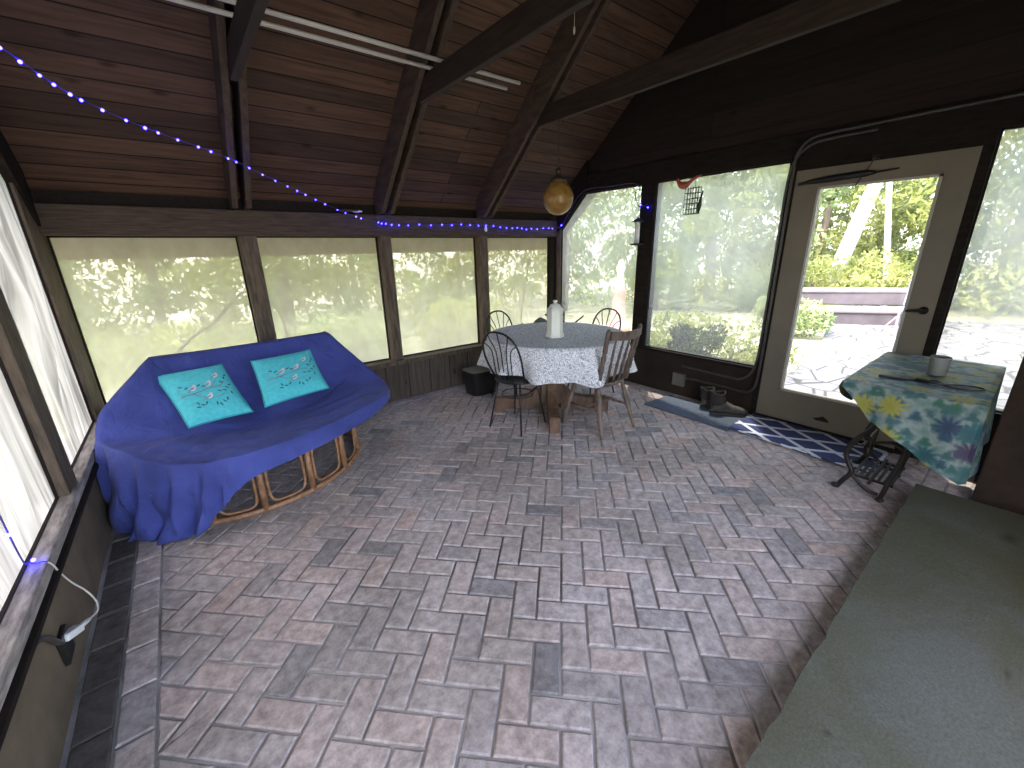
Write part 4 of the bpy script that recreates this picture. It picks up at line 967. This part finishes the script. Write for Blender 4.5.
def boot(x, y, rz, label, s=1, lm='boot'):
    r = thing('ankle_boot', label, 'boot', (x, y, .0105), rz, 'boots by the door'); Mx = r.matrix_basis
    # sections along the shoe, toe at +x
    def sec(u, v):
        a = 2*pi*u
        P = [(-.10, .033, .0, .075), (-.09, .037, .0, .10), (-.04, .040, .0, .105), (.02, .040, .0, .095), (.07, .043, .0, .068), (.12, .046, .0, .056), (.16, .040, .0, .048), (.185, .018, .004, .030)]
        t = v*(len(P)-1); k = min(len(P)-2, int(t)); f = t-k
        xx, w_, zb, zt = [P[k][i] + (P[k+1][i]-P[k][i])*f for i in range(4)]
        c_, s_ = cos(a), sin(a)
        return Mx @ Vector((s*xx, s*w_*math.copysign(abs(c_)**.8, c_), s*(.018 + (zb+zt)/2 + (zt-zb)/2*math.copysign(abs(s_)**.7, s_))))
    mb = MB().grid(sec, 24, 24, closed_u=True)
    mb.add([sec(k/24, 0) for k in range(24)], [tuple(range(24))]); mb.add([sec(k/24, 1) for k in range(24)], [tuple(range(23, -1, -1))])
    mb.build('vamp', M['bootgrey'], r, smooth=True)
    def shaft(u, v):
        a = 2*pi*u; w_ = .048 + .012*v + .003*sin(9*v)
        return Mx @ Vector((s*(-.045 - .018*v + (w_ + .008)*cos(a) + .006*sin(5*v + a)), s*(w_*.85)*sin(a), s*(.085 + .115*v + .010*v*sin(2*a + 1))))
    MB().grid(shaft, 24, 10, closed_u=True).build('shaft', M[lm], r, smooth=True, solid=.006)
    prof = [(-.11, .03), (-.10, .045), (0, .044), (.08, .05), (.14, .05), (.185, .025), (.19, 0)]
    pts = [Vector((s*x_, s*y_, 0)) for x_, y_ in prof] + [Vector((s*x_, -s*y_, 0)) for x_, y_ in prof[-2::-1]]
    MB().prism([Mx @ p for p in pts], (0, 0, .022*s)).build('sole', M['sole'], r, bevel=.003)
    lc = MB()
    for k in range(4):
        xk, zk = .005 + .018*k, .125 - .012*k
        lc.tube([Mx @ Vector((s*xk, -.024*s, s*(zk - .006))), Mx @ Vector((s*(xk+.004), 0, s*zk)), Mx @ Vector((s*xk, .024*s, s*(zk - .006)))], .003, seg=5)
    lc.build('laces', M['sole'], r, smooth=True)
boot(3.735, 1.600, radians(-58), 'grey-brown ankle boot on the blue-grey mat, the nearer of the pair by the door', 1.05)
boot(3.800, 1.735, radians(-62), 'grey-brown ankle boot half hidden behind the nearer one on the mat', 1.0)

# ------------------------------------------------------------------ side table
st = thing('sewing_table', 'side table on cast iron treadle legs under a floral cloth', 'table', (3.28, .31, 0))
MB().box((2.80, .06, .745), (3.775, .565, .772)).build('tabletop', M['darkwood'], st, bevel=.003)
MB().box((2.95, .12, .62), (3.70, .50, .745)).build('case', M['darkwood'], st)
def frame_end(x, lean):
    mb = MB()
    mb.tube(catmull([(x, .545, .012), (x, .525, .06), (x, .49, .14), (x, .52, .20), (x, .537, .27), (x, .50, .37), (x, .44, .46), (x, .42, .62)], 30), [.015]*31, seg=8)
    mb.tube(catmull([(x, .335, .012), (x, .322, .08), (x, .31, .17), (x, .285, .33), (x, .27, .62)], 24), .013, seg=8)
    mb.tube(catmull([(x, .497, .135), (x, .46, .10), (x, .40, .055), (x, .345, .045)], 14), .011, seg=8)
    mb.tube([(x, .47, .40), (x, .42, .365), (x, .34, .39), (x, .285, .36)], .011, seg=8)
    mb.ball((x - .004, .552, .022), .020, 10, 6, (1, 1.2, .9)); mb.ball((x - .004, .330, .020), .018, 10, 6, (1, 1.2, .9))
    return mb.build('iron_leg', M['iron'], st, smooth=True)
frame_end(3.06, 0); frame_end(3.50, 0)
MB().tube([(3.06, .40, .10), (3.50, .40, .10)], .010, seg=8).build('treadle_bar', M['iron'], st)
tp = MB()
for k in range(7): tp.box((3.12, .30 + .030*k, .095), (3.44, .314 + .030*k, .107))
tp.box((3.11, .295, .094), (3.125, .50, .108)); tp.box((3.435, .295, .094), (3.45, .50, .108))
tp.build('treadle', M['iron'], st)
MB().tube([(3.28 + .13*cos(2*pi*k/28), .47, .33 + .13*sin(2*pi*k/28)) for k in range(28)], .010, seg=6, closed=True).build('flywheel', M['iron'], st, smooth=True)
MB().tube([(3.06, .47, .33), (3.50, .47, .33)], .008, seg=6).build('axle', M['iron'], st)
# floral cloth: top plus drops on all sides, near edge hanging lower toward the front
cx0, cx1, cy0, cy1, cz = 2.78, 3.795, .045, .578, .7765
CW = [(cx0, cy0), (cx0, cy1), (cx1, cy1), (cx1, cy0)]
def perim(u):
    L = [cy1-cy0, cx1-cx0, cy1-cy0, cx1-cx0]; T_ = sum(L); d_ = (u % 1)*T_
    for k in range(4):
        if d_ <= L[k]: 
            a, b = Vector(CW[k]), Vector(CW[(k+1) % 4]); return k, d_/L[k], a.lerp(b, d_/L[k])
        d_ -= L[k]
    return 3, 1, Vector(CW[0])
def drop(k, f):
    if k == 0:
        P = [(0, .40), (.1, .375), (.25, .345), (.4, .285), (.55, .235), (.66, .20), (.73, .185), (.85, .10), (.95, .045), (1, .02)]
        for (a, x), (b, y) in zip(P, P[1:]):
            if f <= b: return x + (y-x)*(f-a)/(b-a)
    if k == 1: return .02 + .16*sin(pi*f)**.7 + .1*f
    if k == 2: return .12 + .22*f
    return .34 + .06*f
NP = 200
def scloth(u, v):
    k, f, p = perim(u); c = Vector(((cx0+cx1)/2, (cy0+cy1)/2))
    out = Vector(((-1, 0), (0, 1), (1, 0), (0, -1))[k])*(1 if k != 3 else 1.6)
    if v < .5:
        s = v/.5; q = c.lerp(p, s); return Vector((q.x, q.y, cz + (.002 if s < 1 else 0)))
    s = (v-.5)/.5; d_ = drop(k, f)
    q = p + out*(.006 + .012*s*sin(f*14 + k)*min(1, d_*6)*min(1, min(f, 1-f)*8) + .01*s)
    return Vector((q.x, q.y, cz - .003 - d_*s))
mb = MB().grid(lambda u, v: scloth(u, max(v, .004)), NP, 40, closed_u=True)
def suv(c):
    if c.z > cz - .002: return (c.x*1.0, c.y)
    return (cx0 - (cz - c.z), c.y) if abs(c.x - cx0) < .03 else ((c.x, cy1 + cz - c.z) if c.y > cy1 - .02 else (c.x, cy0 - (cz - c.z)))
fc = mb.build('floral_tablecloth', M['floral'], smooth=False, solid=.002, uv=suv)
tag(fc, 'teal, yellow and purple floral cloth hanging over the side table by the door', 'tablecloth')
mg = thing('grey_mug', 'plain grey cup standing on the floral cloth', 'cup', (3.265, .273, .7795))
mb = MB().lathe([(.001, .0), (.036, 0), (.040, .004), (.044, .10), (.0445, .105), (.041, .105), (.038, .012), (.001, .010)], (3.265, .273, .7795), seg=24)
mb.build('cup_body', M['mug'], mg, smooth=True)
MB().lathe([(.0395, .095), (.001, .094)], (3.265, .273, .7795), seg=24, cap=False).build('dark_contents', M['boot'], mg)
tl = thing('looped_tool', 'black-handled flat tool with a wire loop lying on the floral cloth', 'tool', (3.05, .3, .781))
hp = [(2.985, .47), (2.995, .42), (3.015, .36), (3.035, .322), (3.06, .318), (3.075, .345), (3.06, .395), (3.04, .44), (3.015, .475)]
MB().prism([(x, y, .7795) for x, y in hp], (0, 0, .014)).build('flat_blade', M['black'], tl, bevel=.004)
MB().tube(catmull([(3.045, .325, .787), (3.03, .29, .790), (3.02, .25, .788), (3.035, .20, .786)], 16), [.010]*9 + [.006]*8, seg=8).build('handle', M['black'], tl, smooth=True)
MB().tube(catmull([(3.03, .21, .7845), (3.075, .17, .7845), (3.095, .11, .7845), (3.075, .072, .7845), (3.03, .085, .7845), (3.005, .14, .7845), (3.01, .20, .7845)], 40), .004, seg=6).build('wire_loop', M['bronze'], tl, smooth=True)
MB().tube(catmull([(3.05, .31, .785), (3.075, .27, .785), (3.06, .23, .785), (3.045, .205, .785)], 16), .004, seg=6).build('wire_strand', M['bronze'], tl, smooth=True)

# hearth slab
def slabtop(u, v):
    x = .35 + (3.275 - .35)*u; y = .217 - 1.10*v
    e = 0
    yy = y + (.0012*sin(23*x) + .001*sin(51*x) - .010*math.exp(-((x-1.62)/.03)**2) - .006*math.exp(-((x-1.2)/.05)**2))*(1 if v < .02 else 0); xx = x + (.0012*sin(31*y))*(1 if u > .98 else 0)
    return Vector((xx, yy, .100 + .0015*sin(7*x + 3*y) + .001*sin(17*x - 11*y)))
mb = MB().grid(slabtop, 90, 36)
n1 = 91
edge = [slabtop(i/90, 0) for i in range(91)] + [slabtop(1, j/36) for j in range(1, 37)] + [slabtop(1 - i/90, 1) for i in range(1, 91)] + [slabtop(0, 1 - j/36) for j in range(1, 36)]
o0 = len(mb.v); ne = len(edge)
for p in edge: mb.v.append((p.x, p.y, p.z))
for p in edge: mb.v.append((p.x, p.y, .002))
mb.f += [(o0+i, o0+ne+i, o0+ne+(i+1) % ne, o0+(i+1) % ne) for i in range(ne)]
hs = mb.build('hearth_slab', M['slab'])
tag(hs, 'large grey-green stone hearth slab raised above the brick at lower right', 'stone slab')

# ------------------------------------------------------------------ outdoors
GZ = -.12
gb = MB().grid(lambda u, v: (-26 + 56*u, -22 + 50*v, GZ + .04*sin(u*19)*sin(v*23)), 40, 40)
struct(gb.build('ground', M['grass'], smooth=True), 'dry yellow-green ground around the porch')
pt = MB(); ring = [(4.06, -6), (12.2, -6), (13.0, -1), (11.6, 1.6), (10.2, 2.6), (8.0, 2.05), (6.0, 1.75), (4.6, 1.75), (4.06, 1.7)]
pt.prism([(x, y, GZ + .01) for x, y in ring], (0, 0, .09)); struct(pt.build('patio', M['flag']), 'sunlit flagstone patio outside the door')
# stone seat wall
sw = thing('stone_wall', 'low pale stone seat wall beyond the patio, seen through the door', 'stone wall', (10.4, 2.2, GZ))
def oriented(a, b, w_, z0_, z1_):
    a, b = Vector(a), Vector(b); d_ = (b-a).normalized(); n_ = Vector((-d_.y, d_.x))*w_/2
    return MB().prism([(a.x-n_.x, a.y-n_.y, z0_), (b.x-n_.x, b.y-n_.y, z0_), (b.x+n_.x, b.y+n_.y, z0_), (a.x+n_.x, a.y+n_.y, z0_)], (0, 0, z1_-z0_))
oriented((10.0, 3.05), (11.05, 1.40), .5, GZ, .20).build('lower_course', M['stone'], sw, bevel=.02)
oriented((9.95, 3.15), (11.1, 1.35), .62, .20, .27).build('seat_cap', M['stonecap'], sw, bevel=.02)
oriented((10.5, 3.45), (11.6, 1.75), .4, .27, .52).build('upper_course', M['stone'], sw, bevel=.02)
oriented((10.4, 3.6), (11.75, 1.6), .5, .52, .59).build('top_cap', M['stonecap'], sw, bevel=.02)
# lilac chair by the patio
lc = thing('patio_chair', 'lilac patio chair half hidden behind the door stile', 'chair', (9.9, 1.30, -.02))
MB().box((9.65, 1.08, .38), (10.1, 1.50, .42)).build('seat', M['lilac'], lc, bevel=.02)
MB().grid(lambda u, v: (10.08 + .12*v - .04*sin(pi*u), 1.08 + .42*u, .42 + .52*v), 10, 8).build('backrest', M['lilac'], lc, solid=.02)
for x, y in ((9.68, 1.11), (9.68, 1.47), (10.07, 1.11), (10.07, 1.47)): MB().tube([(x, y, -.03), (x, y, .39)], .018, seg=6).build('leg', M['lilac'], lc)
tag(MB().tube([(8.62, 1.60, -.02), (9.1, 1.52, .16), (9.75, 1.45, .33)], .012, seg=6).build('leaning_stick', M['vine']), 'thin dark stick leaning on the lilac patio chair', 'stick')

# foliage
def leaves(blobs, n, size, seed, flat=.0):
    r = random.Random(seed); vs = []; fs = []
    for k in range(n):
        bx, by, bz, br = blobs[r.randrange(len(blobs))]
        while True:
            x, y, z = r.uniform(-1, 1), r.uniform(-1, 1), r.uniform(-1, 1); d2 = x*x + y*y + z*z
            if .25 < d2 < 1: break
        p = Vector((bx + x*br, by + y*br, bz + z*br*.8))
        a = Vector((r.gauss(0, 1), r.gauss(0, 1), r.gauss(0, .7))).normalized(); b = a.orthogonal().normalized(); b = (Matrix.Rotation(r.uniform(0, 6.28), 3, a) @ b)
        s = size*r.uniform(.6, 1.4); c_ = a.cross(b); o_ = len(vs)
        vs += [tuple(p - b*s), tuple(p + a*s*.38 + c_*s*.10), tuple(p + b*s), tuple(p - a*s*.38 + c_*s*.10)]
        fs.append((o_, o_+1, o_+2, o_+3))
    mb = MB(); mb.v = vs; mb.f = fs; return mb
def tree_blobs(seed, H, R):
    r = random.Random(seed); out = []
    for k in range(46):
        z = r.uniform(.0, 1); rad = R*(.55 + .6*sin(pi*min(1, z*.85 + .12)))
        a = r.uniform(0, 6.28); d_ = rad*sqrt(r.random())
        out.append((d_*cos(a), d_*sin(a), .25 + z*H, r.uniform(.35, .75)*R*.42))
    return out
TG = 'leafy trees beyond the windows'
def make_tree(seed, H, R, lm, label, n=8200, size=.066):
    t = thing('leafy_tree', label, 'tree', (0, 0, GZ), 0, TG)
    leaves(tree_blobs(seed, H, R), n, size, seed).build('foliage', M[lm], t)
    r = random.Random(seed); tr = [(0, 0, 0), (r.uniform(-.15, .15), r.uniform(-.15, .15), H*.4), (r.uniform(-.3, .3), r.uniform(-.3, .3), H*.9)]
    MB().tube(catmull(tr, 12), [.10 - .006*i for i in range(13)], seg=8).build('trunk', M['bark'], t, smooth=True)
    for ch in t.children: ch.matrix_parent_inverse = Matrix.Identity(4)
    return t
lb = {'leafY': 'yellow-green leafy tree in the woods around the porch', 'leafG': 'fresh green leafy tree in the woods around the porch'}
P0 = [make_tree(11, 5.2, 1.9, 'leafY', lb['leafY']), make_tree(12, 5.6, 2.0, 'leafG', lb['leafG']), make_tree(13, 4.6, 1.8, 'leafY', lb['leafY']), make_tree(14, 6.2, 2.1, 'leafG', lb['leafG'])]
spots = [(-7.0,7.2),(-4.6,9.6),(-2.4,9.2),(-.4,9.9),(1.6,9.3),(3.8,9.9),(6.2,9.4),(8.4,8.3),(10.2,6.6),(-5.2,13),(-1.8,13.4),(1.0,13.2),(4.4,13.6),(7.6,12.6),(10.8,10.6),
         (13.2,6.6),(16.0,4.6),(16.2,2.2),(15.4,-.4),(14.4,-2.8),(13.6,-6.6),(18.8,5.8),(18.6,3.4),(18.0,.8),(17.6,-2.6),(13.2,9.0),(15.8,7.4),(-8.5,3.4),(-9.5,.2),(-9.0,-3.6),(-8.2,-7.0)]
rr = random.Random(5)
for i, (x, y) in enumerate(spots):
    k = i % 4; s = rr.uniform(.95, 1.3)*(1.35 if x > 12 else 1)
    if i < 4: P0[k].location = (x, y, GZ); P0[k].rotation_euler = (0, 0, rr.uniform(0, 6)); P0[k].scale = (s, s, s)
    else: dup(P0[k], (x, y, GZ), rr.uniform(0, 6), None, (s, s, s))
# pale sunlit trunks seen through the door
tag(MB().tube([(13.4, 3.62, GZ), (13.4, 3.37, 1.25), (13.4, 3.10, 2.6), (13.4, 2.72, 4.5), (13.4, 2.3, 6.6)], [.18, .165, .15, .13, .10], seg=14).build('pale_trunk', M['palebark'], smooth=True), 'broad sun-bleached tree trunk leaning right, seen through the door', 'tree trunk')
tag(MB().tube([(13.2, 2.30, GZ), (13.2, 2.46, 1.05), (13.2, 2.74, 2.66), (13.2, 3.0, 4.4), (13.2, 3.2, 6)], [.07, .06, .055, .05, .04], seg=12).build('pale_trunk', M['palebark'], smooth=True), 'thin pale tree trunk beside the broad leaning one, seen through the door', 'tree trunk')
# shrubs
def shrub(x, y, z0_, R, H, lm, n, size, seed, label, name='garden_shrub'):
    r = random.Random(seed); bl = []
    for k in range(24):
        a = r.uniform(0, 6.28); d_ = R*sqrt(r.random())*.8
        bl.append((x + d_*cos(a), y + d_*sin(a), z0_ + .1 + H*r.random()*(1 - .4*d_/R), R*.32))
    t = thing(name, label, 'shrub', (x, y, z0_))
    leaves(bl, n, size, seed).build('foliage', M[lm], t)
    st_ = MB()
    for k in range(5): st_.tube([(x, y, z0_), (x + R*.5*cos(k*1.26), y + R*.5*sin(k*1.26), z0_ + H*.7)], .012, seg=5)
    st_.build('stems', M['bark'], t)
shrub(4.72, 2.45, GZ, .40, .72, 'leafD', 2600, .036, 31, 'dark round bush close outside the window left of the door')
shrub(5.3, 3.1, GZ, .9, .62, 'leafY', 2600, .045, 32, 'bright yellow-green weeds outside the garden window')
shrub(5.6, 2.1, GZ, .6, .35, 'leafY', 1300, .04, 33, 'low yellow weeds outside the window just left of the door')
shrub(8.5, 2.75, GZ, .62, .72, 'leafG', 2400, .045, 34, 'green bush at the left edge of the patio, seen through the door')
shrub(11.4, 4.6, GZ, .8, 1.0, 'leafG', 2400, .06, 35, 'green bush behind the left end of the stone wall')
shrub(13.0, 2.6, GZ, 1.3, 1.35, 'leafY', 4200, .06, 36, 'yellow-green bush behind the stone wall')
shrub(1.9, 6.6, GZ, 1.1, .7, 'leafG', 2800, .06, 37, 'pale green bush outside the window left of the dining table')
shrub(3.9, 6.4, GZ, .9, .8, 'leafY', 2400, .055, 38, 'yellow-green bush outside the corner window behind the table')
shrub(-.3, 7.2, GZ, 1.2, .6, 'leafY', 2400, .055, 39, 'yellow brush outside the window behind the sofa')
# clay chiminea-like pillar catching the sun
cp = thing('clay_pillar', 'sunlit pink and white garden pillar outside the slanted window', 'pillar', (7.0, 5.35, GZ))
MB().lathe([(.26, 0), (.26, .10), (.15, .14), (.12, .75), (.15, .80)], (7.0, 5.35, GZ), seg=16).build('base', M['clay'], cp, smooth=True)
MB().lathe([(.12, .80), (.09, .9), (.06, 1.1), (.09, 1.25), (.04, 1.38), (.01, 1.40)], (7.0, 5.35, GZ), seg=14).build('finial', M['palebark'], cp, smooth=True)
# vine and cane outside the back windows
tag(MB().tube(catmull([(-.62,4.30,-.12), (-.45,4.27,.35), (-.25,4.26,.62), (-.02,4.26,.858), (.168,4.27,.971), (.36,4.28,1.16), (.45,4.28,1.21), (.56,4.28,1.18), (.66,4.27,1.06), (.69,4.26,.90), (.70,4.26,.74), (.72,4.27,.30), (.73,4.28,-.12)], 40), .011, seg=6).build('dead_vine', M['vine'], smooth=True), 'bent dead vine outside the windows behind the sofa', 'vine')
tag(MB().tube([(3.60,4.42,GZ), (3.64,4.42,.7), (3.79,4.42,1.38)], .013, seg=6).build('garden_cane', M['vine'], smooth=True), 'thin garden cane leaning outside the corner window', 'cane')
# bird feeders outside
fx, fy = 3.865, 2.775
tf = thing('tube_feeder', 'clear tube bird feeder hanging from a hook at the post of the slanted window', 'bird feeder', (fx, fy, 1.5))
MB().tube(catmull([(XR - .032, 2.70, 1.925), (3.89, 2.73, 1.905), (fx, fy, 1.905), (fx, 2.815, 1.965), (fx, 2.83, 2.03), (fx, 2.82, 2.045)], 24), .005, seg=6).build('hook', M['black'], tf, smooth=True)
MB().tube([(fx, fy, 1.905), (fx, fy, 1.79)], .002, seg=5).build('wire', M['black'], tf)
MB().lathe([(.026, 0), (.026, .22)], (fx, fy, 1.545), seg=16).build('tube', M['feeder'], tf, smooth=True)
MB().lathe([(.062, -.010), (.05, .0), (.022, .018), (.010, .026), (.008, .04)], (fx, fy, 1.765), seg=16).build('roof_cap', M['black'], tf, smooth=True)
MB().lathe([(.015, -.016), (.070, -.004), (.074, .007), (.022, .010)], (fx, fy, 1.535), seg=16).build('tray', M['black'], tf, smooth=True)
fx, k0 = 3.93, 3.93/4.1
def fz(z): return 1.5 + (z - 1.5)*k0
sf = thing('suet_cage', 'black wire suet cage hanging in the window left of the door', 'bird feeder', (fx, 2.23, fz(1.92)))
ya, yb = 2.265*k0, 2.40*k0
for k in range(6):
    z = fz(1.805 + .047*k)
    MB().tube([(fx - .028, ya, z), (fx - .028, yb, z - .010*(k % 2)), (fx + .028, yb, z), (fx + .028, ya, z)], .0028, seg=5, closed=True).build('wire_ring', M['black'], sf)
for k in range(6):
    for dx in (-.028, .028):
        y = ya + (yb - ya)*k/5; MB().tube([(fx + dx, y, fz(1.80)), (fx + dx, y, fz(2.045))], .0024, seg=5).build('wire_bar', M['black'], sf)
MB().tube([(fx, 2.22, fz(2.03)), (fx, 2.22, RH)], .002, seg=5).build('hanger', M['black'], sf)
MB().tube([(fx - .03, ya - .02, fz(1.80)), (fx - .035, ya - .03, fz(1.87)), (fx - .035, ya - .035, fz(1.93)), (fx - .03, ya - .045, fz(2.0))], [.008, .020, .011, .004], seg=8).build('tail_prop', M['black'], sf, smooth=True)
rb = thing('red_bird', 'red bird ornament with raised tail on top of the suet cage', 'bird', (fx, 2.32, fz(2.09)))
bp_ = [(fx, 2.505, 2.145), (fx, 2.50, 2.12), (fx, 2.475, 2.085), (fx, 2.43, 2.072), (fx, 2.39, 2.085), (fx, 2.35, 2.115), (fx, 2.30, 2.135), (fx, 2.265, 2.142)]
bp_ = [(x, y*k0, fz(z)) for x, y, z in bp_]
MB().tube(catmull(bp_, 28), [.006, .010, .017, .019, .018, .017, .019, .023, .027, .030, .032, .033, .033, .031, .028, .024, .020, .017, .015, .014, .013, .013, .012, .011, .010, .009, .008, .006, .004], seg=10).build('body', M['red'], rb, smooth=True)
MB().turned((fx, 2.500*k0, fz(2.128)), (fx - .004, 2.53*k0, fz(2.122)), [(0, .007), (1, .001)], 6).build('beak', M['black'], rb)

# ------------------------------------------------------------------ light
wld = bpy.data.worlds.new('World'); bpy.context.scene.world = wld; wld.use_nodes = True
t = wld.node_tree; t.nodes.clear(); wo = t.nodes.new('ShaderNodeOutputWorld'); bg = t.nodes.new('ShaderNodeBackground'); sk = t.nodes.new('ShaderNodeTexSky')
sk.sky_type = 'NISHITA'; sk.sun_disc = False; sk.sun_elevation = radians(52); sk.sun_rotation = radians(-80); sk.air_density = 1.0; sk.dust_density = 2.5; sk.ozone_density = 1.0
bg.inputs['Strength'].default_value = .75
hz = t.nodes.new('ShaderNodeMix'); hz.data_type = 'RGBA'; hz.inputs[0].default_value = .55; hz.inputs[7].default_value = (1.04, .97, .90, 1)
t.links.new(sk.outputs[0], hz.inputs[6]); t.links.new(hz.outputs[2], bg.inputs[0]); t.links.new(bg.outputs[0], wo.inputs[0])
sun = bpy.data.lights.new('sun', 'SUN'); sun.energy = 2.2; sun.angle = radians(1.5); sun.color = (1, .95, .86)
so = bpy.data.objects.new('sun', sun); C.objects.link(so)
so.rotation_euler = Vector((.26, .20, .94)).to_track_quat('Z', 'Y').to_euler()

# ------------------------------------------------------------------ camera
f_px, pitch, roll, az = 412.076, radians(17.9465), radians(-1.2657), radians(37.9699)
Fw = Vector((sin(az)*cos(pitch), cos(az)*cos(pitch), -sin(pitch)))
r0 = Vector((cos(az), -sin(az), 0)); u0 = r0.cross(Fw)
rr_ = r0*cos(roll) + u0*sin(roll); uu_ = -r0*sin(roll) + u0*cos(roll)
cam = bpy.data.cameras.new('camera'); cam.sensor_width = 36; cam.lens = f_px/1024*36; cam.clip_start = .02; cam.clip_end = 200
co = bpy.data.objects.new('camera', cam); C.objects.link(co)
Rm = Matrix((rr_, uu_, -Fw)).transposed().to_4x4(); co.matrix_world = Matrix.Translation((0, 0, 1.5)) @ Rm
sc = bpy.context.scene; sc.camera = co
sc.view_settings.view_transform = 'Standard'; sc.view_settings.look = 'None'; sc.view_settings.gamma = 1; sc.view_settings.use_curve_mapping = False
sc.view_settings.exposure = 2.42
sc.cycles.transparent_max_bounces = 24; sc.cycles.max_bounces = 10; sc.cycles.diffuse_bounces = 6
sc.cycles.use_denoising = True
